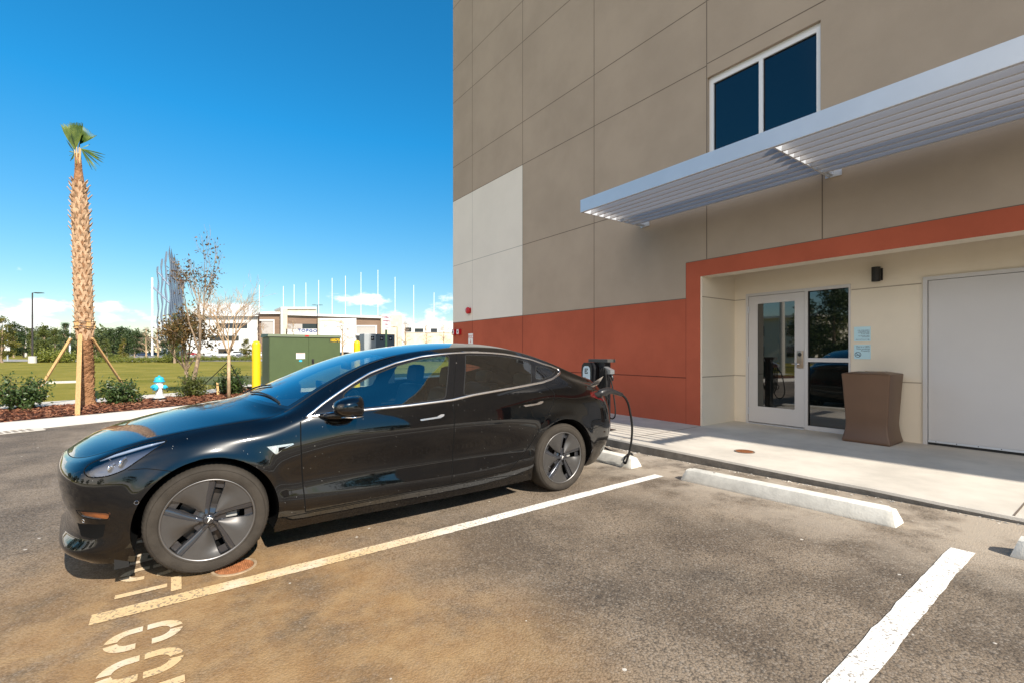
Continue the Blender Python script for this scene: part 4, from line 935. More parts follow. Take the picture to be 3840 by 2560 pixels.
def lineG(k, s0, s1): 
    L = LINES[k]; kk = [r[0] for r in L]; q = np.linspace(s0, s1, 60); a = [cubic(kk, [r[j] for r in L], q) for j in (1, 2, 3)]
    return [Vector((x, -d, z)) for x, d, z in zip(*a)]
for SIDES in ((1,), (-1,)):
    g = MB(); ribbon(g, HL, .007, .0012, closed=True); ribbon(g, FL, .005, .001, closed=True); g.build('lamp_gasket', m_hole, car, smooth=True)
    g = MB(); ribbon(g, DLO, .021, .0045, closed=True); g.build('window_chrome_trim', m_satin, car, smooth=True)
    g = MB()
    for P in (FG, RG, QG): ribbon(g, P, .010, .0022, closed=True)
    g.build('window_seal', m_rubber, car, smooth=True)
    g = MB()
    ribbon(g, FD[:14], .008, .0006, sm=0); ribbon(g, RD[5:22], .008, .0006, sm=0)
    ribbon(g, lineG(9, -1.28, .42), .006, .0006, sm=0)
    ribbon(g, hits(c1, [(490,850),(600,840),(690,850),(757,858)]), .004, .0006); ribbon(g, hits(c7, [(285,972),(340,950),(440,905)]), .005, .0006)
    ribbon(g, hits(c2, [(1443,520),(1460,300),(1468,180)]), .006, .0006)
    ribbon(g, [hit(c2(115,1447)), hit(c2(600,1352)), hit(c2(1100,1253)), hit(c2(1651,1152)), hit(c3(300,1217)), hit(c3(560,1185))], .006, .0006)
    g.build('panel_gap', m_hole, car, smooth=True)
    g = MB(); ribbon(g, lineG(9, .44, 1.3), .012, .001, sm=0); g.build('windshield_seal', m_rubber, car, smooth=True)
# headlights: dark housing, projectors, white light bar, clear lens
for sgn in (1, -1):
    hl = part('headlight', (9,), m_lens, near=sgn > 0, far=sgn < 0)
    hb = part('housing', (9,), mat('lamp_housing', (0.06, 0.085, 0.14), 0.22, metal=.6), near=sgn > 0, far=sgn < 0, parent=hl, off=-.035)
    g = MB()
    for (a, b), r_ in (((430, 820), .032), ((360, 850), .026)):
        p = hit(c1(a, b)); p = Vector((p.x + .02, (p.y + .035) * sgn, p.z)) + Vector((CX0, CY0, 0))
        g.lathe([(.0001, -.03), (r_ * .6, -.026), (r_ * .95, -.01), (r_, 0), (r_ * 1.15, .012)], lambda x, y, h: (p.x + h * .6 + y * .3, p.y + (h * .8 - y * .2) * sgn, p.z + x), 20)
    g.build('projector', m_chrome, hl, smooth=True)
    g = MB(); P = [p + Vector((.012, .014, .0)) for p in hits(c1, [(300,800),(400,765),(500,735),(600,706),(700,680)])]
    g.tube([Vector((p.x, p.y * sgn, p.z)) + Vector((CX0, CY0, 0)) for p in P], [.003, .008, .009, .008, .003], 8); g.build('light_bar', mat('white_diffuser', (0.30, 0.34, 0.42), 0.2), hl, smooth=True)
    tl = part('tail_light', (14,), mat('red_lens', (0.07, 0.003, 0.004), 0.08, coat=1), near=sgn > 0, far=sgn < 0)
    fl_ = part('fog_lamp', (13,), m_lens, near=sgn > 0, far=sgn < 0)
    part('housing', (13,), mat('amber_reflector', (0.42, 0.12, 0.03), 0.3, metal=.4, var=.4, vscale=14), near=sgn > 0, far=sgn < 0, parent=fl_, off=-.012)
# flush door handles, badge, sensors
def patch(P, th, m, name, parent, both=False, off=0.0):
    g = MB()
    for sgn in ((1, -1) if both else (1,)):
        n_ = len(P); top = []; base = []
        for p in P:
            h = BV.find_nearest(p); nn = h[1] if h[1].y < 0 else -h[1]
            a = h[0] + nn * (th + off); b = h[0] + nn * off
            top.append(Vector((a.x, a.y * sgn, a.z)) + Vector((CX0, CY0, 0))); base.append(Vector((b.x, b.y * sgn, b.z)) + Vector((CX0, CY0, 0)))
        g.add(top + base, [tuple(range(n_))] + [(i, (i + 1) % n_, n_ + (i + 1) % n_, n_ + i) for i in range(n_)])
    return g.build(name, m, parent)
def mir(P): return P
H1 = hits(c2, [(1188,690),(1190,682),(1318,662),(1345,645),(1365,642),(1376,646),(1366,660),(1345,672),(1195,694)])
H2 = hits(c3, [(547,661),(550,654),(640,642),(670,626),(690,624),(697,629),(680,645),(660,650),(556,668)])
patch(H1, .005, m_satin, 'door_handle', fdn); patch(H2, .005, m_satin, 'door_handle', rdn)
patch(hits(c1, [(1340,708),(1395,700),(1500,686),(1506,692),(1440,722),(1402,753),(1392,752)]), .004, m_chrome, 'fender_badge', car)
patch(hits(c1, [(1412,712),(1462,704),(1494,691),(1440,722),(1410,742)]), .0008, m_hole, 'badge_inset', car, off=.0042)
patch(hits(c1, [(1375,712),(1398,708),(1398,714),(1391,716),(1388,738),(1384,738),(1384,717),(1376,718)]), .0008, m_whitepaint, 'emblem', car, off=.0042)
def ringon(p, r_, m, name, w_=.003):
    g = MB(); h = BV.find_nearest(p); n_ = h[1] if h[1].y < 0 else -h[1]; a = n_.cross(Vector((0, 0, 1))).normalized(); b = n_.cross(a); o = h[0] + Vector((CX0, CY0, 0))
    g.lathe([(r_ - w_, .0004), (r_ - w_ * .5, .002), (r_, .0004)], lambda x, y, k: o + a * x + b * y + n_ * k, 20); g.build(name, m, car)
ringon(hit(c1(542, 1050)), .0115, m_satin, 'parking_sensor', .0025); ringon(hit(c1(217, 1162)), .0115, m_satin, 'parking_sensor', .0025)
ringon(hit(c2(1468, 246)), .006, m_satin, 'pillar_camera', .002)
# wheel well liners and underbody
for ax in (0.0, 2.875):
    for sgn in (1, -1):
        g = MB(); rows = []; lip = []
        for a in range(-22, 203, 5):
            x, z = ax + .378 * math.cos(R(a)), .3325 + .378 * math.sin(R(a)); h = BV.ray_cast(Vector((x * 1.0, -2, max(z, .17))), Vector((0, 1, 0)))
            y = h[0].y if h[0] is not None else -.88
            rows.append([(x + CX0, sgn * yy_ + CY0, z) for yy_ in (y, y + .012, y + .03, -.50)])
        lipr = [r_[:3] for r_ in rows]; g.grid(lipr); g.build('arch_lip', m_trim, car, smooth=True)
        g = MB(); g.grid([[r_[2], r_[3]] for r_ in rows]); g.add([r_[3] for r_ in rows], [tuple(range(len(rows)))]); g.build('wheel_arch_liner', m_hole, car)
g = MB()
def lbox(g, x0, x1, y0, y1, z0, z1, bev=0): g.box(x0 + CX0, x1 + CX0, y0 + CY0, y1 + CY0, z0, z1, bev=bev)
lbox(g, .42, 2.45, -.86, .86, .17, .25); lbox(g, -.55, 3.5, -.48, .48, .17, .30); g.build('underbody', m_hole, car)
for q in (-.84, .62): g = MB(); lbox(g, -.45, -.385, q, q + .22, .13, .22); g.build('air_deflector', m_rubber, car)
# wheels
m_tyre = mat('tyre_rubber', (0.044, 0.038, 0.032), 0.85, var=0.18, vscale=9, bump=0.3, bscale=150)
m_cover = mat('satin_grey_cover', (0.082, 0.078, 0.076), 0.42, metal=0.55, var=0.05, vscale=20)
m_spoke = mat('gloss_graphite', (0.055, 0.057, 0.066), 0.16, metal=0.55, coat=0.6)
def wheel(ax, sgn, steer=0.0):
    yc = -.79 * sgn; ca, sa = math.cos(steer), math.sin(steer)
    wt = bpy.data.objects.new('wheel', None); COL.objects.link(wt); wt.parent = car; wt.location = (ax, yc, .3325)
    O = Vector((ax + CX0, yc + CY0, .3325))
    def T(a, b, h): # a along x, b up, h outward
        h2 = -h * sgn; return (O.x + a * ca - h2 * sa, O.y + a * sa + h2 * ca, O.z + b)
    g = MB(); pr = [(.235, .098), (.245, .106), (.262, .113), (.280, .1165), (.298, .114), (.312, .107), (.322, .097), (.3275, .084), (.3315, .05), (.3325, 0), (.3315, -.05), (.3275, -.084), (.312, -.107), (.28, -.1165), (.235, -.10)]
    n = 160; vs = []; fs = []
    for k, (r_, h) in enumerate(pr):
        for j in range(n):
            gr = .0035 if (k in (6, 7, 8, 11) and j % 2 == 0) else 0
            q = 2 * PI * j / n; vs.append(T((r_ - gr) * math.cos(q), (r_ - gr) * math.sin(q), h - gr * .6))
    for i in range(len(pr) - 1):
        for j in range(n): fs.append((i * n + j, i * n + (j + 1) % n, (i + 1) * n + (j + 1) % n, (i + 1) * n + j))
    g.add(vs, fs)
    for r_ in (.252, .303): g.lathe([(r_ - .0015, .1085 if r_ < .26 else .1135), (r_, .1115 if r_ < .26 else .1155), (r_ + .0015, .1095 if r_ < .26 else .1125)], T, 80)
    g.build('tyre', m_tyre, wt, smooth=True, auto=50)
    g = MB(); g.lathe([(.236, .104), (.240, .108), (.2455, .1085), (.2475, .105), (.2475, .09)], T, 96); g.build('rim_ring', mat('rim_edge', (0.17, 0.165, 0.165), .4, metal=.8), wt, smooth=True)
    g = MB(); g.lathe([(.238, .10), (.23, .02), (.225, -.09)], T, 48); g.lathe([(.225, .0), (.15, -.02), (.0001, -.02)], T, 48); g.build('rim', m_hole, wt, smooth=True)
    g = MB(); g.lathe([(.165, .005), (.165, .012), (.07, .012)], T, 48); g.build('brake_disc', mat('disc_steel', (0.10, 0.09, 0.085), .4, metal=.8), wt)
    g = MB(); g.box(*sorted((O.x + .06, O.x + .15)), *sorted((O.y - sgn * .05, O.y - sgn * .005)), O.z - .02, O.z + .07, bev=.01); g.build('brake_caliper', m_joint2, wt)
    gp = MB(); gs = MB()
    def pol(r_, a, h): return T(r_ * math.cos(R(a)) * sgn, r_ * math.sin(R(a)), h)
    def ip(r_, tab):
        xs_ = [t[0] for t in tab]; return float(np.interp(r_, xs_, [t[1] for t in tab]))
    for k in range(5):
        b0 = 72 * k + 90
        # petal between the channel at b0 (its right wall) and the next channel clockwise
        # channel spans angles c_lo..c_hi (deg, ccw) at each radius
        lo = [(.038, -44), (.05, -40), (.08, -30), (.12, -25), (.17, -24.5), (.21, -23), (.236, -21)]   # clockwise side (ragged, curved)
        hi = [(.038, 30), (.05, 26), (.08, 14.5), (.12, 8), (.17, 3.5), (.21, 1.0), (.236, 0)]           # straight side
        rr = [.052, .06, .07, .085, .10, .12, .14, .16, .18, .20, .215, .236]
        rows = []; 
        for r_ in rr:
            a0 = hi_n = ip(r_, hi) + b0 - 72      # upper (ccw) wall of the next clockwise channel
            a1 = ip(r_, lo) + b0                   # clockwise wall of this channel
            if a1 < a0 + .5: m_ = (a0 + a1) / 2; a0, a1 = m_ - .25, m_ + .25
            hh = .090 + .016 * ((r_ - .05) / .186) ** .8
            row = [pol(r_, a0, hh - .014)]
            for j in range(9):
                u = j / 8; dip = .026 * max(0, (u - .35) / .65) ** 2 * max(0, math.sin(PI * min(1, (r_ - .05) / .17)))
                row.append(pol(r_, a0 + (a1 - a0) * u, hh - dip))
            row.append(pol(r_, a1, hh - .030)); rows.append(row)
        gp.grid(rows)
        rr2 = [.030, .045, .06, .075, .09, .105, .125, .15, .175, .19, .21, .236]
        rows = []
        for r_ in rr2:
            a0 = ip(r_, lo) + b0; a1 = ip(r_, hi) + b0; hh = .083 + .012 * (r_ / .236) + (.012 if r_ < .055 else 0)
            hole = .085 < r_ < .2
            rows.append([pol(r_, a1, hh), pol(r_, a1 - (a1 - a0) * .30, hh + .002), pol(r_, a1 - (a1 - a0) * .42, hh - .006), pol(r_, a1 - (a1 - a0) * .48, hh - .02), pol(r_, a0 + 1, hh - .02), pol(r_, a0, hh - .012)])
        b_ = len(gs.v); vs = [p for r_ in rows for p in r_]; fs = []
        for i in range(len(rows) - 1):
            for j in range(5):
                if j in (3,) and rr2[i] >= .085 and rr2[i + 1] <= .205: continue
                fs.append((i * 6 + j, i * 6 + j + 1, (i + 1) * 6 + j + 1, (i + 1) * 6 + j))
        gs.add(vs, fs)
    gp.build('wheel_cover_petals', m_cover, wt, smooth=True, auto=45); gs.build('wheel_cover_spokes', m_spoke, wt, smooth=True, auto=60)
    g = MB(); g.lathe([(.0001, .103), (.024, .102), (.028, .099), (.031, .094), (.033, .085)], T, 32); g.build('hub_cap', m_spoke, wt, smooth=True)
    g = MB(); e = R(-28)
    for poly in ([(-.0165, .0115), (0, .0155), (.0165, .0115), (.0145, .0075), (.006, .0100), (0, .0105), (-.006, .0100), (-.0145, .0075)], [(-.0045, .0085), (.0045, .0085), (.0008, -.017), (-.0008, -.017)]):
        g.add([T(a * math.cos(e) - b * math.sin(e), a * math.sin(e) + b * math.cos(e), .1035) for a, b in poly], [tuple(range(len(poly)))])
    g.build('emblem', m_whitepaint, wt, fix=False)
wheel(0, 1, R(-2.5)); wheel(2.875, 1); wheel(0, -1, R(-2.5)); wheel(2.875, -1)
# door mirrors
for sgn in (1, -1):
    g = MB(); rows = []
    for i in range(21):
        th_ = -PI / 2 + PI * i / 20; row = []
        for j in range(33):
            ph = 2 * PI * j / 32
            def se(c, e): return math.copysign(abs(c) ** e, c)
            x = .118 * se(math.cos(th_), .75) * se(math.cos(ph), .8); z = .073 * se(math.cos(th_), .75) * se(math.sin(ph), .75); y = .098 * se(math.sin(th_), .75)
            if x > .055: x = .055 + (x - .055) * .25
            z *= 1 - .22 * max(0, -x / .118)
            z -= .12 * abs(y - .0) * (0.5 - y)
            row.append((.815 + x * 1.08 + y * -.12 + CX0, CY0 - sgn * (1.02 + y), .978 + z))
        rows.append(row)
    g.grid(rows); mo = g.build('side_mirror', m_body, car, smooth=True)
    g = MB(); g.tube([(.64 + CX0, CY0 - sgn * .855, .905), (.70 + CX0, CY0 - sgn * .91, .908), (.77 + CX0, CY0 - sgn * .97, .92)], [.020, .024, .03], 10); g.build('mirror_foot', m_trim, mo, smooth=True)
    g = MB(); P = [(.735 + CX0, CY0 - sgn * 1.06, .912), (.80 + CX0, CY0 - sgn * 1.108, .912), (.87 + CX0, CY0 - sgn * 1.10, .914)]; g.tube(P, [.004, .006, .004], 8); g.build('turn_signal', m_chrome, mo, smooth=True)
# cabin
def rb(name, b, bev, m=m_int, parent=car, shear=0.0):
    g = MB(); lbox(g, *b, bev=bev)
    if shear: g.v = [(x + (z - b[4]) * shear, y, z) for x, y, z in g.v]
    return g.build(name, m, parent, smooth=True, auto=50)
for xs_, wid in ((1.25, .25), (2.12, .30)):
    for sy in (-.38, .38):
        s_ = rb('seat', (xs_, xs_ + .5, sy - wid, sy + wid, .42, .56), .06)
        rb('seat_back', (xs_ + .43, xs_ + .56, sy - wid, sy + wid, .52, 1.02 if xs_ < 2 else 1.0), .05, shear=.30, parent=s_)
        rb('headrest', (xs_ + .60, xs_ + .71, sy - .13, sy + .13, 1.04 if xs_ < 2 else 1.0, 1.22 if xs_ < 2 else 1.14), .05, shear=.15, parent=s_)
rb('dashboard', (.42, .85, -.72, .72, .60, .90), .05); rb('centre_screen', (.86, .88, -.19, .19, .90, 1.10), .008, m_trim)
rb('parcel_shelf', (2.9, 3.4, -.6, .6, .86, .92), .02); rb('cabin_floor', (.4, 3.4, -.8, .8, .26, .30), .01, m_hole)
g = MB(); 
sw = [(.98 + CX0 + .06 * math.sin(R(a)) , CY0 - .38 + .18 * math.cos(R(a)), .86 + .17 * math.sin(R(a))) for a in range(0, 361, 15)]
g.tube(sw, .014, 8, caps=False); g.tube([(.86 + CX0, CY0 - .38, .82), (.98 + CX0, CY0 - .38, .86)], .04, 8); g.tube([sw[0], (.98 + CX0, CY0 - .38, .86), sw[12]], .015, 6); g.build('steering_wheel', m_int, car, smooth=True)
rb('rear_view_mirror', (1.06, 1.09, -.12, .12, 1.20, 1.27), .01, m_trim); 
g = MB(); lbox(g, 1.35, 1.5, -.60, -.57, .9, 1.2, bev=.01); 
# wipers and cowl
g = MB()
for y0, x1_, y1 in ((.55, .50, -.10), (-.02, .46, -.60)):
    P = []
    for k in range(9):
        u = k / 8; y = y0 + (y1 - y0) * u; p = BV.ray_cast(Vector((.30 + (x1_ - .26) * (u if u > .5 else u) * .55 + .02, -abs(y), 3)), Vector((0, 0, -1)))[0]
        P.append((p.x + CX0, y + CY0, p.z + .012))
    g.tube(P, .007, 6)
g.build('wiper', m_black, car)
# charge port: open flap and dark recess
fp = [Vector(p) for p in (at_y(*c7(252, 548), 3.50), at_y(*c7(425, 440), 3.46), at_y(*c7(380, 520), 3.50), at_y(*c7(300, 560), 3.52))]
g = MB(); g.add([p for p in fp] + [p + Vector((.004, .012, -.004)) for p in fp], [(0, 1, 2, 3), (7, 6, 5, 4), (0, 4, 5, 1), (1, 5, 6, 2), (2, 6, 7, 3), (3, 7, 4, 0)]); g.build('charge_port_flap', m_satin, car)
g = MB(); q0 = at_y(*c7(335, 590), 3.535); g.tube([q0 + Vector((-.02, .04, .0)), q0 + Vector((0, -.01, 0))], [.05, .045], 20); g.build('charge_port', m_rubber, car, smooth=True, auto=40)
# cable from the station plugged into the port
cb = thing('charging_cable', at_y(*c7(400, 600), 3.46), 'black charging cable and plug drooping from the car to the wheel stop', 'cable')
yP = 3.44
g = MB(); pp = [at_y(*c7(a, b), yP) for a, b in ((375, 625), (400, 605), (440, 592), (480, 582), (520, 592), (560, 605), (605, 622))]
g.tube(pp, [.030, .040, .042, .036, .028, .024, .021], 14); g.build('plug_handle', m_cblack, cb, smooth=True)
g = MB(); g.tube([pp[0] + Vector((-.07, .07, -.01)), pp[0], pp[1]], [.030, .032, .032], 14); g.build('plug_tip', m_rubber, cb, smooth=True)
g = MB(); z_ = gz(4.3, 3.6)
path = [pp[-1]] + [at_y(*c7(a, b), yP + k * .02) for k, (a, b) in enumerate(((640, 655), (668, 710), (686, 790), (700, 870), (707, 960), (702, 1050), (688, 1150), (664, 1235), (644, 1290)))]
path += [Vector((4.285, 3.67, .07)), Vector((4.30, 3.66, .125)), Vector((4.35, 3.655, .15)), Vector((4.42, 3.67, .142)), Vector((4.50, 3.72, .06)), Vector((4.62, 3.95, .02)), Vector((4.85, 4.45, .02)), Vector((5.0, 4.8, .04)), Vector((5.10, 4.98, .145)), Vector((5.3, 5.06, .15)), Vector((5.42, 5.09, .25))]
g.tube(spline(path, 6), .0125, 10); g.build('cable', m_rubber, cb, smooth=True)
# ------------------------------------------------------------------ planting bed
m_leafd = leafmat('dark_glossy_leaves', (0.030, 0.060, 0.016), (0.085, 0.13, 0.035), 14, .25, .38)
m_leafy = leafmat('olive_leaves', (0.075, 0.095, 0.020), (0.17, 0.19, 0.045), 6, .4)
m_leafg = leafmat('deep_green_leaves', (0.028, 0.050, 0.014), (0.07, 0.105, 0.028), 1.2, .3)
m_leafo = leafmat('yellow_olive_leaves', (0.10, 0.10, 0.018), (0.24, 0.21, 0.04), 1.0, .4)
m_leafh = leafmat('hedge_leaves', (0.12, 0.15, 0.025), (0.30, 0.31, 0.06), 3.0, .4)
m_leafm = leafmat('brown_olive_leaves', (0.07, 0.065, 0.02), (0.26, 0.15, 0.05), 3, .35)
m_leafr = leafmat('russet_leaves', (0.13, 0.05, 0.028), (0.15, 0.13, 0.05), 12, .3)
m_twigc = leafmat('bare_twig_haze', (0.30, 0.20, 0.14), (0.44, 0.31, 0.22), 1.5, .1)
def shrub(p, r_, h, n, seed, label, m=m_leafd, lsz=.040, group='young evergreen shrubs in the mulch bed'):
    rng = np.random.default_rng(seed); t = thing('shrub', p, label, 'shrub', group); c = []; g = MB()
    nb = 26; 
    for i in range(nb):
        a = rng.uniform(0, 2 * PI); e = rng.uniform(.25, 1.0); L = np.array([math.cos(a) * r_ * (1.15 - e * .6), math.sin(a) * r_ * (1.15 - e * .6), h * e * rng.uniform(.7, 1.05)])
        P = [Vector(p) + Vector(L) * k / 4 + Vector((0, 0, .06 * math.sin(PI * k / 4))) for k in range(5)]
        g.tube(P, [.010, .008, .006, .004, .003], 5)
        for _ in range(n // nb):
            u = rng.uniform(.3, 1.05); q = Vector(p) + Vector(L) * u; s_ = .05 + .03 * u
            c.append([q.x + rng.normal() * s_, q.y + rng.normal() * s_, max(p[2] + .03, q.z + rng.normal() * s_ * .9 + .03)])
    g.build('stems', m_bark, t); g = MB(); g.leaves(c, lsz, rng, .2, .5); g.build('foliage', m, t, fix=False)
Z1 = .12
sp = [((-3.55, 15.35), .55, .62, 900, 'leafy shrub cut off by the left edge, two stems up in the mulch'), ((-2.62, 14.25), .42, .66, 1100, 'bushy dark shrub left of the palm trunk and its front stake'),
      ((-1.02, 14.35), .36, .52, 1000, 'low spreading shrub between the palm trunk and the hydrant'), ((.42, 15.5), .36, .56, 800, 'loose grey-green shrub right of the hydrant, under the slender tree'),
      ((1.33, 15.6), .40, .66, 1100, 'upright dark shrub behind the bare multi-stemmed tree')]
for i, (c, r_, h, n, lab) in enumerate(sp): shrub((c[0], c[1], Z1), r_ * 1.08, h * 1.08, int(n * 2.2), 20 + i, lab, m=m_leafy if i == 3 else m_leafd)
# palm
def palm(base, lean, top_z, label, seed=4, scale=1.0, fans=True):
    rng = np.random.default_rng(seed); t = thing('palm_tree', base, label, 'palm tree'); B = Vector(base)
    def cen(z): u = (z - B.z) / (top_z - B.z); return Vector((B.x + lean[0] * u, B.y + lean[1] * u, z))
    def rad(z):
        u = z - B.z; return float(np.interp(u, [0, .15, .5, 1.2, 1.9, 2.6, 3.8, 4.6, 5.1, 5.4, 5.7, 6.0], [.165, .14, .132, .132, .135, .14, .132, .12, .095, .068, .055, .05]))
    g = MB(); zs = np.arange(B.z - .02, top_z - .35, .03); n = 28; vs = []; fs = []
    for z in zs:
        c = cen(z); 
        for j in range(n):
            q = 2 * PI * j / n; rr = rad(z) * (1 + .05 * math.sin(z * 60 + 3 * math.sin(q * 3 + z * 7)) + rng.normal() * .018); vs.append((c.x + rr * math.cos(q), c.y + rr * math.sin(q), z))
    for i in range(len(zs) - 1):
        for j in range(n): fs.append((i * n + j, i * n + (j + 1) % n, (i + 1) * n + (j + 1) % n, (i + 1) * n + j))
    g.add(vs, fs); g.build('trunk', mat('palm_trunk', (0.19, 0.095, 0.045), .9, col2=(0.36, 0.19, 0.10), vscale=7, bump=1.0, bscale=30, bdist=.03), t)
    # crossing leaf bases
    g = MB(); k = 0; z = B.z + 1.75; dz = .125
    while z < top_z - 1.0:
        for j in range(7):
            q0 = 2 * PI * (j + (.5 if k % 2 else 0)) / 7 + rng.normal() * .09; R0 = rad(z)
            jz = rng.normal() * .015
            for sgn in (1, -1):
                rows = []
                for m_ in range(7):
                    u = m_ / 6; a = q0 + sgn * .47 * (1 - u) ** 1.1; zz = z + jz - .23 * (1 - u); rr = R0 * .97 + .006 + .022 * u; w_ = .026 * (1 - .15 * u)
                    c = cen(zz); tx, ty = -math.sin(a), math.cos(a); o = Vector((c.x + rr * math.cos(a), c.y + rr * math.sin(a), zz)); e = Vector((tx * w_, ty * w_, sgn * w_ * .45)); nn = Vector((math.cos(a), math.sin(a), 0))
                    rows.append([o - e - nn * .015, o - e * .8 + nn * .010, o + e * .8 + nn * .010, o + e - nn * .015])
                g.grid(rows)
            # stub of the cut petiole
            c = cen(z); a = q0 + rng.normal() * .08; nn = Vector((math.cos(a), math.sin(a), 0)); tt_ = Vector((-math.sin(a), math.cos(a), 0)); L = rng.uniform(.02, .06) * (1 if z < top_z - 2.2 else 2.2)
            o = c + nn * (R0 + .03); tip = o + nn * L * .65 + Vector((0, 0, L * .9))
            g.hexa([o - tt_ * .03 - nn * .02 - Vector((0, 0, .03)), o + tt_ * .03 - nn * .02 - Vector((0, 0, .03)), o + tt_ * .028 + nn * .012, o - tt_ * .028 + nn * .012, tip - tt_ * .010 - nn * .008, tip + tt_ * .010 - nn * .008, tip + tt_ * .009 + nn * .008, tip - tt_ * .009 + nn * .008])
        z += dz; k += 1
    g.build('leaf_bases', mat('leaf_base_tan', (0.33, 0.195, 0.11), .85, col2=(0.55, 0.39, 0.255), vscale=9, bump=.5, bscale=60), t)
    g = MB()                                                     # peeling fibres low on the trunk
    for i in range(150):
        z = B.z + rng.uniform(.45, 1.8); q = rng.uniform(0, 2 * PI); c = cen(z); r0 = rad(z); nn = Vector((math.cos(q), math.sin(q), 0)); tt_ = Vector((-math.sin(q), math.cos(q), 0)); s_ = rng.uniform(.02, .05)
        o = c + nn * (r0 + .002); g.add([o - tt_ * s_ - Vector((0, 0, s_)), o + tt_ * s_ - Vector((0, 0, s_ * .6)), o + tt_ * s_ * .5 + nn * s_ * .8 + Vector((0, 0, s_ * 1.0)), o - tt_ * s_ * .6 + nn * s_ * .6 + Vector((0, 0, s_ * .8))], [(0, 1, 2, 3)])
    g.build('bark_flakes', bpy.data.materials['palm_trunk'], t, fix=False)
    m_fr = leafmat('palm_frond_green', (0.07, 0.13, 0.02), (0.20, 0.27, 0.05), 5, .35, .4); m_st = mat('petiole_tan', (0.50, 0.36, 0.18), .6, var=.2, vscale=10)
    def fan(o, tips, w_, droop=0.0, petiole=None):
        g = MB()
        for tp in tips:
            d_ = tp - o; L = d_.length; sd = d_.cross(Vector((FW[0], FW[1], 0))).normalized(); rows = []
            for k in range(8):
                u = k / 7; p = o + d_ * u + Vector((0, 0, -droop * L * u * u * (.6 + .4 * math.sin(tp.x * 40)))); ww = w_ * (.35 + .65 * min(1, u * 2.2)) * (1 if u < .7 else max(.05, (1 - u) / .3))
                rows.append([p - sd * ww, p + Vector((FW[0], FW[1], 0)) * -.012 * u, p + sd * ww])
            g.grid(rows)
        g.build('frond', m_fr, t, fix=False)
        if petiole:
            g = MB(); g.tube([petiole, (petiole + o) / 2 + Vector((0, 0, .0)), o], [.022, .018, .012], 6); g.build('frond_stalk', m_st, t)
    if fans:
        cp = crop(160, 420, 3.92); d0 = B.x * FW[0] + B.y * FW[1]
        def q(x, y, dd=0): return at_d(*cp(x, y), d0 + dd)
        fan(q(470, 560, .02), [q(262 + 22 * i, 178 + 8 * math.sin(i * 2.1) - (i > 8) * 12, .05 - .01 * i) for i in range(16)], .034, 0, q(500, 860))
        fan(q(500, 520, -.05), [q(400 + 24 * i, 150 + 7 * math.sin(i) + i * 3, -.1 - .01 * i) for i in range(9)], .036, 0, q(510, 880, -.03))
        fan(q(540, 480, .0), [q(600 + 22 * i, 205 + 17 * i, .1 + .02 * i) for i in range(9)] + [q(800, 345, .2), q(740, 375, .1)], .020, .03, q(525, 850))
        fan(q(560, 540, -.05), [q(935, 632, .0), q(925, 680, .1), q(905, 715, .05), q(905, 755, -.1), q(850, 795, .15), q(880, 745, .1), q(700, 475, .1), q(820, 640, -.1), q(800, 840, .0), q(790, 870, -.1), q(730, 850, .1), q(850, 700, .2), q(760, 790, .0), q(700, 800, -.1)], .013, .02, q(535, 830))
        fan(q(470, 600, .05), [q(385, 580, .0), q(410, 725, .1), q(350, 420, .1), q(440, 700, .0), q(500, 770, -.1), q(395, 650, -.1)], .014, .0)
    else:
        T_ = cen(top_z)
        for j in range(26):
            a = rng.uniform(0, 2 * PI); e = rng.uniform(-.5, 1.2); dv = Vector((math.cos(a) * math.cos(e), math.sin(a) * math.cos(e), math.sin(e))); o = T_ + dv * .9
            s1 = dv.cross(Vector((0, 0, 1))).normalized(); s2 = dv.cross(s1)
            fan(o, [o + (dv + s1 * math.sin(b) * 1.3 + s2 * math.cos(b) * .3 * (1 - abs(math.sin(b)))) .normalized() * .85 for b in np.linspace(-1.3, 1.3, 13)], .03, .25, T_)
    return t, cen, rad
pb = (-1.598, 14.4, .12); pz = at_d(290, 640, pb[0] * FW[0] + pb[1] * FW[1])
ptop = 6.25
lean = at_d(288, 560, pb[0] * FW[0] + pb[1] * FW[1]) - Vector(pb)
pt, pcen, prad = palm(pb, (lean.x * .95, lean.y * .95), ptop, 'tall staked palm with criss-cross leaf bases and a few tied-up fronds')
# stakes
d0 = pb[0] * FW[0] + pb[1] * FW[1]; cs = crop(0, 1160, 4.612)
stk = [(at_z(*c4(583, 1400), .13), at_d(*cs(1385, 440), d0 - .28), .030, 'front pine stake leaning up against the palm trunk'),
       (at_z(*cs(640, 1430), .10), at_d(*cs(1225, 500), d0 - .05), .022, 'left pine stake running down behind the shrub to the left of the palm'),
       (at_z(*c4(1005, 1283), .13), at_d(*cs(1595, 500), d0 - .05), .022, 'right pine stake slanting down to the mulch beside the low shrub')]
for a, b, w_, lab in stk:
    if lab[0] == 'l':
        a = at_d(*cs(770, 1235), d0 - .1); a = b + (a - b) * 1.45
    t = thing('palm_stake', a, lab, 'stake', 'pine stakes propping the palm')
    dr = (b - a).normalized(); s_ = dr.cross(Vector((FW[0], FW[1], 0))).normalized() * w_ * 1.15; n_ = dr.cross(s_).normalized() * w_ * .75
    g = MB(); g.hexa([a - s_ - n_, a + s_ - n_, a + s_ + n_, a - s_ + n_, b - s_ - n_, b + s_ - n_, b + s_ + n_, b - s_ + n_]); g.build('board', m_wood, t)
g = MB()
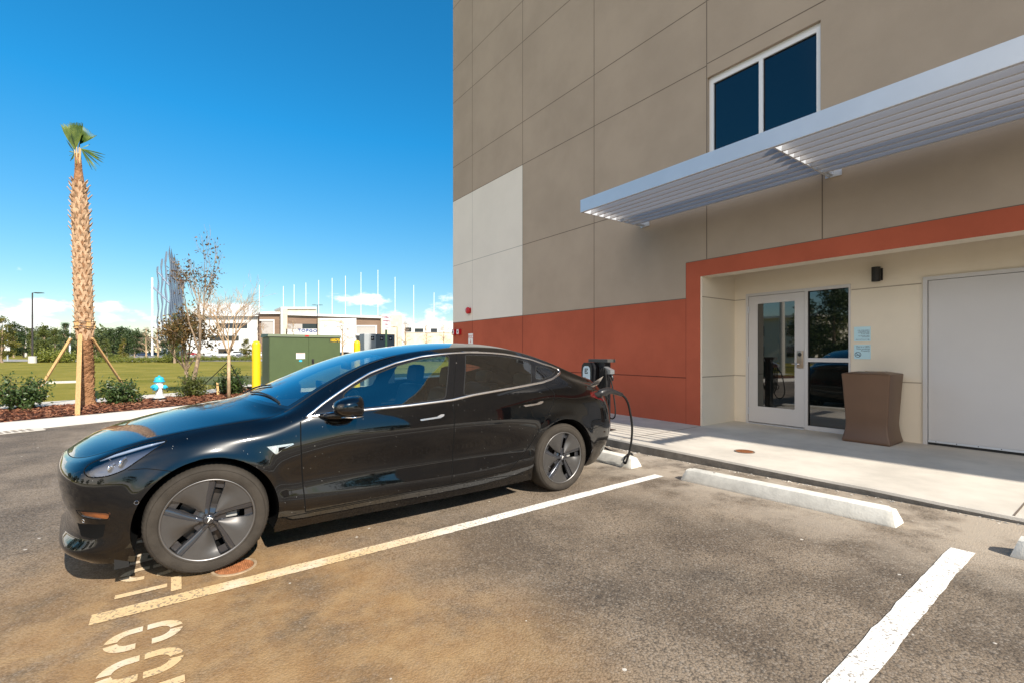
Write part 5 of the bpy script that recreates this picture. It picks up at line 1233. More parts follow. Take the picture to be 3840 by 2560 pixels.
for j in range(5):
    a = 2 * PI * j / 5 + .2; c = pcen(1.98); o = Vector((c.x + .17 * math.cos(a), c.y + .17 * math.sin(a), 1.98)); tt_ = Vector((-math.sin(a), math.cos(a), 0)) * .035; nn = Vector((math.cos(a), math.sin(a), 0)) * .018
    g.hexa([o - tt_ - nn - Vector((0, 0, .09)), o + tt_ - nn - Vector((0, 0, .09)), o + tt_ + nn - Vector((0, 0, .09)), o - tt_ + nn - Vector((0, 0, .09)), o - tt_ - nn + Vector((0, 0, .08)), o + tt_ - nn + Vector((0, 0, .08)), o + tt_ + nn + Vector((0, 0, .08)), o - tt_ + nn + Vector((0, 0, .08))])
g.build('batten', m_wood, pt)
g = MB()
for z in (1.93, 2.04):
    c = pcen(z); g.tube([(c.x + .195 * math.cos(R(a)), c.y + .195 * math.sin(R(a)), z + .01 * math.sin(a)) for a in range(0, 361, 20)], .007, 6, caps=False)
g.build('strap', m_black, pt)
# hydrant
hb = at_z(*c4(1200, 1288), .15); t = thing('fire_hydrant', hb, 'white fire hydrant with light blue bonnet and caps', 'fire hydrant')
m_hw = mat('hydrant_white', (0.80, 0.80, 0.78), .35); m_hbl = mat('hydrant_blue', (0.03, 0.42, 0.62), .35)
def la(g, prof, n=24): g.lathe(prof, lambda a, b, h: (hb.x + a, hb.y + b, hb.z + h), n)
g = MB(); la(g, [(.0001, .0), (.13, 0), (.135, .02), (.135, .035), (.08, .05), (.078, .07), (.12, .072), (.12, .09), (.085, .10), (.078, .12), (.078, .42), (.085, .44), (.10, .45), (.10, .47), (.0001, .47)]); g.build('barrel', m_hw, t, smooth=True, auto=40)
g = MB(); la(g, [(.15, .035), (.155, .055), (.155, .06), (.06, .062)]); g.build('base_flange', m_black, t)
g = MB(); la(g, [(.12, .468), (.122, .485), (.10, .50), (.098, .54), (.085, .575), (.05, .595), (.03, .60), (.022, .605), (.022, .63), (.0001, .63)]); g.build('bonnet', m_hbl, t, smooth=True, auto=45)
RTv = Vector((RT[0], RT[1], 0)); FWv = Vector((FW[0], FW[1], 0))
def side_lathe(g, ax, prof, z=.34):
    e1 = Vector((0, 0, 1)); e2 = ax.cross(e1); g.lathe(prof, lambda a, b, h: hb + Vector((0, 0, z)) + ax * h + e1 * a + e2 * b, 20)
g = MB(); 
for ax in (RTv, -RTv): side_lathe(g, ax, [(.045, .06), (.045, .13)])
side_lathe(g, -FWv, [(.065, .05), (.065, .11)]); g.build('outlet', m_hw, t, smooth=True)
for ax, k in ((RTv, 1), (-RTv, 1), (-FWv, 1.45)):
    g = MB(); st_ = .125 if k == 1 else .11
    side_lathe(g, ax, [(.05 * k, st_), (.054 * k, st_ + .01), (.054 * k, st_ + .035), (.035 * k, st_ + .05), (.018, st_ + .055), (.016, st_ + .085), (.0001, st_ + .085)]); g.build('outlet_cap', m_hbl, t, smooth=True, auto=45)
g = MB()
for s_ in (1, -1):
    o = hb + Vector((0, 0, .30)); g.tube(spline([o + RTv * s_ * .15, o + RTv * s_ * .16 + Vector((0, 0, -.07)), o + RTv * s_ * .12 - FWv * .03 + Vector((0, 0, -.09)), o + RTv * s_ * .08 - FWv * .02], 4), .004, 5)
g.tube(spline([hb - FWv * .14 + Vector((0, 0, .28)), hb - FWv * .12 + RTv * .04 + Vector((0, 0, .19)), hb - FWv * .09 + RTv * .07 + Vector((0, 0, .26))], 4), .004, 5); g.build('chain', m_chrome, t)
# branching trees
def branch_tree(name, base, h, label, seed, m_b, spread=.55, levels=5, r0=.05, first=.35, leaf=None, group=None, kids=3, lsz=.035, nleaf=3, up=.35, lenf=.72, l0=None, cat='tree', lean=None):
    rng = np.random.default_rng(seed); t = thing(name, base, label, cat, group); g = MB(); g2 = MB(); tips = []
    B = Vector(base); top = B + Vector((0, 0, h * first)) + (lean or Vector((0, 0, 0)))
    g.tube([B, B + (top - B) * .5 + Vector((rng.normal() * .01 * h, rng.normal() * .01 * h, 0)), top], [r0 * 1.15, r0, r0 * .9], 10)
    def grow(p, d_, L, r_, lv):
        n = 3; P = [p]; dd = d_.copy()
        for _ in range(n):
            dd = (dd + Vector((rng.normal() * .10, rng.normal() * .10, rng.normal() * .06 + up * .12))).normalized(); P.append(P[-1] + dd * (L / n))
        (g if lv < 2 else g2).tube(P, [r_ * (1 - .28 * k / n) for k in range(n + 1)], 7 if lv < 2 else 3, caps=False)
        if lv >= 1: tips.extend([tuple(q) for q in P[1:]])
        if lv + 1 >= levels: return
        for k in range(kids if lv < 2 else 2 + (rng.random() < .4)):
            ax = Vector(rng.normal(size=3)); ax = (ax - dd * ax.dot(dd)).normalized(); a = spread * rng.uniform(.5, 1.15)
            st = P[-1] if k < 2 else P[-2]
            grow(st, (dd * math.cos(a) + ax * math.sin(a)).normalized(), L * lenf * rng.uniform(.8, 1.15), max(.0022, r_ * .62), lv + 1)
    L0 = l0 or h * .24
    for k in range(kids + 2):
        a = 2 * PI * (k + rng.uniform(-.3, .3)) / (kids + 2); tl = spread * rng.uniform(.6, 1.2)
        grow(top, Vector((math.cos(a) * math.sin(tl), math.sin(a) * math.sin(tl), math.cos(tl))), L0 * rng.uniform(.8, 1.1), r0 * .55, 0)
    g.build('trunk', m_b, t, smooth=True); g2.build('twigs', m_b, t, fix=False)
    if leaf:
        c = []
        for p in tips:
            for _ in range(rng.integers(0, nleaf + 1)): c.append([p[0] + rng.normal() * lsz * 2, p[1] + rng.normal() * lsz * 2, p[2] + rng.normal() * lsz * 2])
        g = MB(); g.leaves(c, lsz, rng, 0, .55); g.mi = 0; me_ = g.build('foliage', leaf, t, fix=False)
    return t
branch_tree('tree', (1.188, 14.43, .13), 2.9, 'bare tan multi-branched tree with smooth trunk, in front of the upright shrub', 11, m_twig, spread=.66, levels=6, r0=.040, first=.40, kids=3, up=.8, lenf=.76, l0=.66)
branch_tree('tree', (.424, 16.9, .13), 4.6, 'slender young tree with sparse russet leaves behind the hydrant', 7, m_bark, spread=.27, levels=6, r0=.055, first=.26, leaf=m_leafr, kids=2, up=.7, lenf=.78, l0=.85, lsz=.044, nleaf=1, lean=Vector((.20, -.14, 0)))
branch_tree('tree', (.35, 19.5, .0), 2.9, 'olive-leaved young tree behind the russet one', 17, m_bark, spread=.6, levels=5, r0=.06, first=.25, leaf=m_leafm, kids=3, up=.5, l0=.8, lsz=.055, nleaf=4)
# guy straps of the bare tree
for px_, lab in (((1540, 1105), 'left dark guy strap of the bare tree'), ((1865, 1250), 'right dark guy strap of the bare tree')):
    a = Vector((1.188, 14.43, 1.12)); b = at_z(*c4(*px_), .13) if px_[0] > 1600 else at_z(*c4(1440, 1262), .1)
    g = MB(); g.tube([a, b], .011, 5); o = g.build('guy_strap', m_black); tag(o, lab, 'strap', 'guy straps')
st_ = at_z(*c4(1645, 1258), .12); g = MB(); g.hexa([(st_.x - .03, st_.y - .02, .1), (st_.x + .03, st_.y - .02, .1), (st_.x + .03, st_.y + .02, .1), (st_.x - .03, st_.y + .02, .1), (st_.x - .05, st_.y - .02, .52), (st_.x + .0, st_.y - .02, .50), (st_.x + .0, st_.y + .02, .50), (st_.x - .05, st_.y + .02, .52)])
tag(g.build('wood_peg', m_wood), 'short wooden peg beside the bare tree trunk', 'peg')
# ------------------------------------------------------------------ bollards, cabinets, sign
def bollard(px_, d, top_py, r_, label):
    p = at_d(px_, top_py, d); t = thing('bollard', (p.x, p.y, 0), label, 'bollard', 'yellow safety bollards'); zt = p.z
    g = MB(); g.lathe([(r_, -.02), (r_, zt - r_)] + [(r_ * math.cos(R(a)), zt - r_ + r_ * math.sin(R(a))) for a in range(10, 91, 10)], lambda a, b, h: (p.x + a, p.y + b, h), 28); g.build('post', m_yellow, t, smooth=True)
    g = MB(); g.lathe([(r_ * 1.6, .001), (r_ * 1.6, .03), (r_, .035)], lambda a, b, h: (p.x + a, p.y + b, h), 24); g.build('footing', m_kerb, t)
bollard(961, 11.2, 1277, .094, 'bright yellow bollard left of the green utility cabinet')
bollard(1338.5, 14.1, 1276, .094, 'yellow bollard behind the black car, right of the green utility cabinet')
def cabinet():
    Y0 = 17.3; a = at_y(1009, 1262, Y0); b = at_y(1276, 1262, Y0); zt = at_y(1009, 1262, Y0).z; x0, x1 = a.x, b.x; D_ = 1.5
    t = thing('utility_cabinet', ((x0 + x1) / 2, Y0 + D_ / 2, 0), 'large olive green utility cabinet with two doors and yellow number', 'utility cabinet')
    g = MB(); g.box(x0, x1, Y0, Y0 + D_, .12, zt, bev=.01); g.build('housing', m_green, t)
    g = MB(); g.hexa([(x0 - .05, Y0 - .05, zt), (x1 + .03, Y0 - .05, zt), (x1 + .03, Y0 + D_, zt), (x0 - .05, Y0 + D_, zt), (x0 - .03, Y0 - .03, zt + .085), (x1 + .01, Y0 - .03, zt + .085), (x1 + .01, Y0 + D_, zt + .13), (x0 - .03, Y0 + D_, zt + .13)]); g.build('lid', m_green, t)
    g = MB(); g.box(x0 - .3, x1 + .3, Y0 - .35, Y0 + D_ + .2, -.05, .125); g.build('concrete_pad', m_kerb, t)
    sx = x0 + (x1 - x0) * .533
    for q0, q1, lab in ((x0 + .012, sx - .006, 'left door with warning labels'), (sx + .006, x1 - .012, 'right door with yellow number')):
        g = MB(); g.box(q0, q1, Y0 - .018, Y0 - .001, .16, zt - .02, bev=.004); dr = g.build('door', m_green, t); dr['label'] = lab
        if q0 > sx:
            text_mb('10573', .135, lambda u, v, w_: (x1 - .19 + u, Y0 - .0205 - w_, zt - .135 + v), .0006, extra=.004).build('number', m_yellow, dr, fix=False)
            g = MB(); g.box(x1 - .37, x1 - .02, Y0 - .0198, Y0 - .0185, zt - .155, zt - .025); g.build('number_backing', m_black, dr)
            g = MB(); g.box(sx + .10, sx + .18, Y0 - .03, Y0 - .0185, .95, 1.12, bev=.004); g.tube([(sx + .12, Y0 - .04, 1.08), (sx + .15, Y0 - .045, .99)], .012, 6); g.build('handle', m_black, dr)
        else:
            lx = sx - .26
            g = MB(); g.box(lx - .14, lx + .14, Y0 - .020, Y0 - .0185, 1.13, 1.33); lb = g.build('warning_label', m_whitepaint, dr)
            g = MB(); g.box(lx - .13, lx + .13, Y0 - .0215, Y0 - .0202, 1.31, 1.322); g.box(lx - .13, lx + .13, Y0 - .0215, Y0 - .0202, 1.20, 1.212); g.build('red_stripe', m_fire, lb)
            text_mb('WARNING\nHIGH VOLTAGE', .032, lambda u, v, w_: (lx + u, Y0 - .0212 - w_, 1.268 + v), .0003).build('lettering', m_black, lb, fix=False)
            g = MB(); g.prism([(.055 * math.cos(R(k)), .035 * math.sin(R(k))) for k in range(0, 360, 30)], lambda u, v, k: (lx + u, Y0 - .0185 - .002 * k, 1.06 + v)); g.build('blue_sticker', m_hbl, dr)
    g = MB(); g.prism([(-.07, -.02), (.07, -.02), (.05, .025), (-.05, .025)], lambda u, v, k: (sx - .06 + u, Y0 - .045 - .008 * k, zt + .04 + v)); g.build('red_tag', m_fire, t)
cabinet()
def metercab():
    Y0 = 18.2; x0 = at_y(1366, 1251, Y0).x; x1 = at_y(1480.5, 1251, Y0).x; zt = at_y(1366, 1251, Y0).z
    t = thing('meter_cabinet', ((x0 + x1) / 2, Y0 + .3, 0), 'grey metal meter cabinet with three small square windows', 'meter cabinet')
    xm = x0 + (x1 - x0) * .38
    g = MB(); g.box(x0, xm, Y0, Y0 + .6, -.05, zt, bev=.02); g.build('bay', m_greycab, t); g = MB(); g.box(xm + .003, x1, Y0 + .004, Y0 + .6, -.05, zt - .004, bev=.006); g.build('bay', m_shadecab, t)  # left bay toned as sunlit, right bay as shaded
    for u in (.26, .56, .85):
        xx = x0 + (x1 - x0) * u; g = MB(); g.box(xx - .06, xx + .06, Y0 - .012, Y0 + .002, zt - .25, zt - .10, bev=.003); g.build('meter_window', m_bglass, t)
        g = MB(); g.lathe([(.0001, -.018), (.035, -.016), (.04, -.0125)], lambda a, b, h: (xx + a, Y0 + h, zt - .175 + b), 16); g.build('meter', m_greycab, t)
    g = MB(); g.box(x0 - .15, x1 + .15, Y0 - .1, Y0 + .8, -.06, .03); g.build('concrete_pad', m_kerb, t)
metercab()
def parking_sign():
    d = 13.8; top = at_d(1448, 1179, d); zt = top.z; t = thing('parking_sign', (top.x, top.y, 0), 'small white sign on green post reading compact parking only', 'sign')
    ang = R(-48); ux = Vector((math.cos(ang), math.sin(ang), 0)); 
    ux = (RTv * .58 + FWv * .82).normalized(); nrm = Vector((0, 0, 1)).cross(ux).normalized()
    if nrm.dot(FWv) > 0: nrm = -nrm
    o = Vector((top.x, top.y, 0))
    g = MB(); pr = [(-.152, zt - .457), (.152, zt - .457), (.152, zt), (-.152, zt)]
    g.prism(pr, lambda a, b, k: o + ux * a + Vector((0, 0, b)) + nrm * (.012 + .003 * k)); g.build('panel', mat('sign_white', (0.72, 0.70, 0.76), .4), t)
    m_mar = mat('maroon_ink', (0.22, 0.02, 0.06), .5)
    for tx, v in (('COMPACT', -.11), ('PARKING', -.215), ('ONLY', -.32)):
        text_mb(tx, .062, lambda a, b, w_: o + ux * a + nrm * (.0165 + w_) + Vector((0, 0, zt + v + b)), .0005, extra=.002).build('lettering', m_mar, t, fix=False)
    g = MB(); g.prism([(-.11, -.385), (-.08, -.37), (-.08, -.38), (.08, -.38), (.08, -.37), (.11, -.385), (.08, -.40), (.08, -.39), (-.08, -.39), (-.08, -.40)], lambda a, b, k: o + ux * a + nrm * (.0155 + .001 * k) + Vector((0, 0, zt + b))); g.build('arrow', m_mar, t)
    g = MB()
    for (a0, a1, b0, b1) in ((-.146, .146, -.012, -.008), (-.146, .146, -.449, -.445), (-.146, -.142, -.445, -.012), (.142, .146, -.445, -.012)): g.prism([(a0, b0), (a1, b0), (a1, b1), (a0, b1)], lambda a, b, k: o + ux * a + nrm * (.0155 + .001 * k) + Vector((0, 0, zt + b)))
    g.build('border', m_mar, t)
    g = MB(); g.box(o.x - .028, o.x + .028, o.y - .01, o.y + .01, 0, zt - .02); g.build('post', mat('post_green', (0.012, 0.055, 0.025), .5), t)
parking_sign()
# ------------------------------------------------------------------ distance
def crown_tree(name, px_, base_py, top_py, half_w, d, m, label, seed, group='trees beyond the lawn', n=3200, shape='round', trunk_h=.25, bare=False):
    rng = np.random.default_rng(seed); b = at_d(px_, base_py, d); b.z = 0; top = at_d(px_, top_py, d).z; rw = half_w * d / FPX
    t = thing(name, (b.x, b.y, 0), label, 'tree', group); H_ = top; th_ = H_ * trunk_h
    g = MB(); g.tube([(b.x, b.y, -.1), (b.x + rng.normal() * .05 * rw, b.y, th_), (b.x + rng.normal() * .1 * rw, b.y, H_ * .75)], [H_ * .022 + .03, H_ * .016 + .02, H_ * .006], 7)
    cl = []; nc = 26
    for i in range(nc):
        u = rng.random(); a = rng.uniform(0, 2 * PI)
        if shape == 'cone': prof = (1 - u) * .95 + .12
        elif shape == 'pine': prof = .35 + .65 * math.sin(PI * min(1, u * 1.1 + .1)) 
        else: prof = math.sqrt(max(.05, 1 - (2 * u - .85) ** 2 * .8))
        rr = rw * prof * rng.uniform(.45, .95); z = th_ + (H_ - th_) * (.06 + u * .88)
        cl.append((b.x + rr * math.cos(a), b.y + rr * math.sin(a), z, rw * rng.uniform(.26, .46) * (.75 if shape == 'cone' else 1.1) * (.6 if bare else 1)))
        if i % 2 == 0: g.tube([(b.x, b.y, max(th_ * .8, z - rw * .5)), ((b.x + cl[-1][0]) / 2, (b.y + cl[-1][1]) / 2, z - rw * .12), cl[-1][:3]], [H_ * .006 + .015, H_ * .004 + .01, .01], 4, caps=False)
    g.build('trunk', m_bark if not bare else m_twig, t)
    c = np.array([cl[i] for i in rng.integers(0, nc, n)]); v = rng.normal(size=(n, 3)); v /= np.linalg.norm(v, axis=1)[:, None]; v *= (rng.random(n) ** .45)[:, None]; v[:, 2] *= .72
    cen = c[:, :3] + v * c[:, 3:4] * 1.25; cen[:, 2] = np.maximum(cen[:, 2], th_ * .55)
    g = MB(); lsz = max(.05, rw * .085 if not bare else rw * .09) * (1.0 if d > 40 else .8); g.leaves(cen, lsz, rng, 0, .55 if not bare else .07); g.build('crown', m, t, fix=False)
    return t
LT = crop(0, 1160, 4.612)
def fx(x): return x / 4.612
far = [ # px, top_py, half width px, distance, material, shape, label
 (8, 1188, 38, 62, m_leafo, 'round', 'yellow-olive tree at the left edge beside the signed pole'), (52, 1207, 34, 120, m_leafg, 'round', 'dark dense tree between the two pale poles'),
 (88, 1222, 26, 125, m_leafg, 'round', 'dark tree behind the tall lamp post'), (118, 1222, 22, 85, m_leafy, 'cone', 'narrow olive tree just right of the lamp post'),
 (165, 1218, 34, 70, m_leafy, 'cone', 'broad olive cone-shaped tree halfway to the palm'), (205, 1232, 24, 84, m_leafy, 'cone', 'olive tree right of the cone-shaped one'),
 (243, 1209, 22, 95, m_leafg, 'pine', 'open-crowned pine left of the palm trunk'), (360, 1262, 22, 90, m_leafy, 'cone', 'small olive tree just right of the palm trunk'),
 (398, 1270, 24, 80, m_leafy, 'cone', 'olive tree in front of the dark rounded tree'), (425, 1232, 30, 130, m_leafg, 'round', 'dark rounded tree, left one of the far clump'),
 (465, 1226, 34, 128, m_leafg, 'round', 'dark rounded tree, tallest of the far clump'), (505, 1230, 30, 126, m_leafg, 'round', 'dark rounded tree, right one of the far clump'),
 (463, 1268, 20, 72, m_leafo, 'cone', 'bright yellow-green small tree in front of the dark clump'), (630, 1243, 30, 75, m_leafg, 'round', 'dark olive tree behind the slender russet tree'),
 (672, 1262, 26, 78, m_leafy, 'round', 'olive tree below the russet leaves'), (925, 1270, 20, 95, m_leafo, 'round', 'small olive tree left of the yellow bollard'), (655, 1170, 20, 60, m_leafy, 'round', 'russet-olive tree top in front of the metal sculpture'),
]
for i, (px_, tp, hw, d, m, sh, lab) in enumerate(far): crown_tree('tree', px_, 1340, tp, hw, d, m, lab, 100 + i, shape=sh, trunk_h=.10)
# unbroken wood far behind
rng = np.random.default_rng(77); g = MB(); cc_ = []
for i in range(420):
    px_ = rng.uniform(-120, 560); d = rng.uniform(165, 215); hgt = (1320 - (1252 + 10 * math.sin(px_ * .03) + 7 * math.sin(px_ * .11))) * d / FPX * rng.uniform(.1, 1.0) + 1
    p = at_d(px_, 1325, d); cc_.append((p.x, p.y, hgt))
cc_ = np.array(cc_); pk = cc_[rng.integers(0, 420, 22000)] + rng.normal(size=(22000, 3)) * [2.2, 2.2, 1.3]; pk[:, 2] = np.maximum(pk[:, 2], .2)
g.leaves(pk, .55, rng, 0, .6); m_woods = leafmat('far_woods_leaves', (0.045, 0.065, 0.018), (0.11, 0.125, 0.032), .35, .3); tag(g.build('far_woods', m_woods, fix=False), 'dark green wood closing the view behind the separate trees at the left', 'woods', kind='stuff')
bare = [(548, 1225, 30, 66, 'hazy bare tree left of the white pole'), (590, 1218, 32, 68, 'pinkish bare tree in front of the sculpture foot'), (1100, 1195, 34, 110, 'bare tree before the brown cladding left of the lettering'),
 (1285, 1190, 38, 105, 'bare tree before the flag panel'), (1520, 1205, 34, 95, 'bare tree before the stone tower'), (1597, 1215, 26, 100, 'bare tree before the low white wing'), (1664, 1212, 28, 98, 'bare tree nearest the hotel corner'), (985, 1205, 24, 100, 'bare tree above the left yellow bollard')]
for i, (px_, tp, hw, d, lab) in enumerate(bare): crown_tree('bare_tree', px_, 1338, tp, hw, d, m_twigc, lab, 200 + i, group='bare trees near the parking lot', n=1500, bare=True, trunk_h=.3)
# hedge shrubs beyond the lawn
protos = []
for k in range(3):
    rng = np.random.default_rng(300 + k); t = thing('hedge_shrub', (0, 0, -50), 'yellow-green shrub in the clipped planting beyond the lawn', 'shrub', 'yellow-green shrubs beyond the lawn')
    n = 800; v = rng.normal(size=(n, 3)); v /= np.linalg.norm(v, axis=1)[:, None]; v *= (rng.random(n) ** .5)[:, None] * [1.0, .8, .62]; v[:, 2] += .55; v[:, 2] = np.maximum(v[:, 2], .05)
    v *= (1 + .2 * np.sin(v[:, 0:1] * 5 + k))
    g = MB(); g.v = []; g.leaves(v, .10, rng, 0, .5); o = g.build('foliage', m_leafh, t, fix=False, world=False); protos.append(t)
rng = np.random.default_rng(9); hs_ = []
def hrow(x0, x1, py0, py1, sx, k=1.0):
    x = x0
    while x < x1: hs_.append((x, py0 + (py1 - py0) * (x - x0) / max(1, x1 - x0) + rng.uniform(-.6, .6), k * rng.uniform(.8, 1.15))); x += sx * rng.uniform(.8, 1.2)
hrow(140, 272, 1357, 1357, 17, 1.25); hrow(345, 480, 1345, 1345, 16, .95); hrow(350, 380, 1359, 1359, 16, .7); hrow(378, 560, 1358, 1358, 20, .6); hrow(585, 700, 1357, 1357, 13, .78); hrow(700, 960, 1352, 1352, 17, .66); hrow(1390, 1700, 1354, 1354, 26, .9)
used = False
for i, (px_, py_, k) in enumerate(hs_):
    p = at_z(px_, py_, 0); pr = protos[i % 3]
    o = pr if i < 3 else copy_tree(pr); o.location = (p.x, p.y, 0); o.scale = (k, k, k * rng.uniform(.85, 1.1)); o.rotation_euler = (0, 0, rng.uniform(0, 6))
# parked cars far away
PC = {}
def far_car(px_, py_, col, label, rz=0.2, van=False, k=1.0):
    p = at_z(px_, py_, 0); t = thing('parked_car', (p.x, p.y, 0), label, 'car', 'cars in the far parking lot', rz=rz)
    key = (col, van)
    if key not in PC:
        mb_ = mat('far_paint', col, .3, coat=.5)
        if van: pr = [(-2.6, .35), (-2.6, 1.0), (-2.2, 1.15), (-1.5, 1.95), (2.4, 2.0), (2.6, 1.1), (2.6, .35)]; win = [(-2.05, 1.2), (-1.45, 1.8), (1.9, 1.85), (1.95, 1.25)]
        else: pr = [(-2.3, .3), (-2.35, .62), (-2.2, .78), (-1.2, .95), (-.45, 1.38), (.2, 1.47), (.9, 1.42), (1.65, 1.08), (2.2, 1.0), (2.32, .7), (2.28, .3)]; win = [(-1.05, .97), (-.42, 1.30), (.2, 1.39), (.85, 1.33), (1.45, 1.03)]
        meshes = []
        g = MB(); w_ = .9 if not van else 1.0
        n = len(pr); rows = []
        for y, s_ in ((-w_, .93), (-w_ * .88, 1.0), (w_ * .88, 1.0), (w_, .93)): rows.append([(a * (s_ * .5 + .5), y * (1 if b < 1.0 else .86), b if b < .5 else .3 + (b - .3) * s_) for a, b in pr + [pr[0]]])
        g.grid(rows); g.add(rows[0][:-1], [tuple(range(n))]); g.add(rows[-1][:-1], [tuple(range(n))]); b0 = g.build('body', mb_, t, world=False); meshes.append(b0)
        g = MB()
        for sg in (1, -1): g.prism(win, lambda a, b, q: (a, sg * (w_ * .945 + .012 * q), b))
        g.build('side_windows', m_bglass, t, world=False)
        for a in (-1.45, 1.4):
            for sg in (1, -1):
                g = MB(); g.lathe([(.0001, .0), (.2, .0), (.32, -.01), (.33, -.2)], lambda x, y, h: (a + x, sg * (w_ + .012 + h), .33 + y), 16); wh = g.build('wheel', m_rubber, t, world=False)
                g = MB(); g.lathe([(.0001, .004), (.2, .002)], lambda x, y, h: (a + x, sg * (w_ + .014 + h), .33 + y), 12); g.build('rim', m_satin, wh, world=False)
        PC[key] = [c for c in t.children]
    else:
        for c in PC[key]: copy_tree(c, t)
W_ = (0.75, 0.75, 0.73); Kk = (0.015, 0.017, 0.02); NV = (0.02, 0.03, 0.06); GY = (0.18, 0.18, 0.19); TE = (0.01, 0.16, 0.15); TN = (0.50, 0.45, 0.38); SV = (0.45, 0.45, 0.46); RD_ = (0.3, 0.02, 0.02)
fc = [(530, 1334.5, NV, 'dark blue parked car left of the bare tree trunks', .3), (570, 1333.5, Kk, 'black parked car behind the bare trees', .3), (606, 1333, Kk, 'low black parked car by the sculpture foot', .3), (636, 1332, W_, 'white parked car right of the black ones', .3),
 (672, 1332.5, GY, 'grey parked car behind the russet tree', .3), (712, 1332, RD_, 'dark red parked car mostly hidden by the russet tree', .3), (778, 1333, W_, 'white parked car left of the teal one', .3), (819, 1331, TE, 'teal parked car under the white wing', .3), (887, 1332, W_, 'large white van in the far parking lot', .3),
 (914, 1334.5, GY, 'dark grey parked car left of the yellow bollard', .3), (938, 1335, W_, 'white parked car just left of the yellow bollard', .3), (980, 1335, W_, 'white parked car between bollard and green cabinet', .3), (1310, 1336, TN, 'beige parked car right of the green cabinet', .2), (1288, 1341, Kk, 'black parked car in front of the beige one', .2), (1355, 1330, SV, 'silver parked car beyond the second bollard', .2)]
for px_, py_, col, lab, rz in fc: far_car(px_, py_, col, lab, rz, 'van' in lab)
# lamp posts and utility poles
def lamp_post(px_, base_py, top_py, d, label, arms, base=True):
    b = at_d(px_, base_py, d); zt = at_d(px_, top_py, d).z; t = thing('lamp_post', (b.x, b.y, 0), label, 'lamp post')
    g = MB(); g.tube([(b.x, b.y, .0), (b.x, b.y, zt)], [.11, .07], 8); g.build('pole', mat('dark_bronze', (0.035, 0.028, 0.028), .5), t)
    for s_ in arms:
        g = MB(); e = Vector((b.x, b.y, zt)); g.tube([e, e + RTv * s_ * .5], .04, 6)
        p = e + RTv * s_ * .9; g.prism([(-.45, -.06), (.45, -.03), (.45, .03), (-.45, .06)], lambda a, c, k: p + RTv * a * s_ + FWv * (k - .5) * .4 + Vector((0, 0, c))); g.build('lamp_head', m_black, t)
    if base: g = MB(); g.tube([(b.x, b.y, -.1), (b.x, b.y, .85)], [.42, .40], 14); g.build('concrete_footing', m_kerb, t)
lamp_post(121.5, 1350, 1099, 60, 'tall dark lamp post with one arm and concrete foot at the left', (1,))
lamp_post(1190, 1335, 1144.5, 120, 'far lamp post with two heads in front of the lettering', (1, -1), False)
lamp_post(1489, 1335, 1226, 110, 'thin short lamp post in front of the stone tower', (-1,), False)
for px_, tp, bp, d, r_, m, lab in ((97, 1227, 1329, 140, .28, m_kerb, 'pale utility pole between dark trees'), (28.5, 1208, 1353, 75, .10, m_greycab, 'thin pale pole with small sign at the left edge'), (262, 1215, 1330, 140, .22, m_frame, 'white pole just left of the palm trunk')):
    b = at_d(px_, bp, d); zt = at_d(px_, tp, d).z; t = thing('utility_pole', (b.x, b.y, 0), lab, 'pole')
    g = MB(); g.tube([(b.x, b.y, -.1), (b.x, b.y, zt)], [r_, r_ * .75], 8); g.build('pole', m, t)
    if 'sign' in lab: g = MB(); q_ = at_d(30, 1302, d); g.prism([(-.45, -.55), (.45, -.55), (.45, .55), (-.45, .55)], lambda a, c, k: q_ + RTv * a - FWv * (.12 + .02 * k) + Vector((0, 0, c))); g.build('sign_plate', m_whitepaint, t)
for a, b, lab in (((200, 312, 140), (437, 790, 120), 'long overhead'),): pass
g = MB(); q1 = at_d(28, 1228, 75); q2 = at_d(97, 1230, 140); g.tube(spline([q1, (q1 + q2) / 2 - Vector((0, 0, .8)), q2], 6), .05, 4); tag(g.build('overhead_wire', m_joint), 'thin overhead wire strung between the two pale poles', 'wire')
# metal sculpture of wavy blades
sd = 150
def sp_(x, y, dd=0): return at_d(*c8(x, y), sd + dd)
t = thing('metal_sculpture', (sp_(440, 1400).x, sp_(440, 1400).y, 0), 'tall sculpture of wavy silver-blue poles and blades above the far trees', 'sculpture')
m_scu = mat('sculpture_metal', (0.20, 0.255, 0.34), .45); m_scw = mat('sculpture_white', (0.74, 0.74, 0.74), .5)
g = MB(); g.tube([sp_(222, 1480), sp_(222, 572)], .30, 8); g.build('white_mast', m_scw, t)
for i, (x, ty, w_) in enumerate(((286, 440, 10), (333, 348, 11), (381, 262, 12))):
    rows = []; n = 30
    for k in range(n + 1):
        y = 1480 + (ty - 1480) * k / n; ox = 7 * math.sin(y * .022 + i) + 3; wv = w_ * (1 + .25 * math.sin(y * .03 + i * 2)); rows.append([sp_(x + ox - wv, y), sp_(x + ox, y, -.35), sp_(x + ox + wv, y), sp_(x + ox, y, .35), sp_(x + ox - wv, y)])
    g = MB(); g.grid(rows); g.build('wavy_pole', m_scu, t, smooth=True, auto=50)
for i, (x, ty) in enumerate(((432, 192), (455, 225), (480, 285), (506, 345), (530, 400), (555, 455), (578, 560))):
    rows = []; n = 34
    for k in range(n + 1):
        y = 1480 + (ty - 1480) * k / n; ox = 8 * math.sin(y * .018 + i * .5); wv = 13 if k < n - 2 else 13 * (n - k) / 3 + 1
        rows.append([sp_(x + ox - wv, y), sp_(x + ox + wv * .3, y, -.5), sp_(x + ox + wv, y, .1), sp_(x + ox, y, .5), sp_(x + ox - wv, y)])
    g = MB(); g.grid(rows); g.build('wavy_blade', m_scu, t, smooth=True, auto=50)
g = MB()
for a, b in (((295, 510), (425, 662)), ((235, 682), (425, 865))): g.tube([sp_(*a), sp_(*b)], .28, 6)
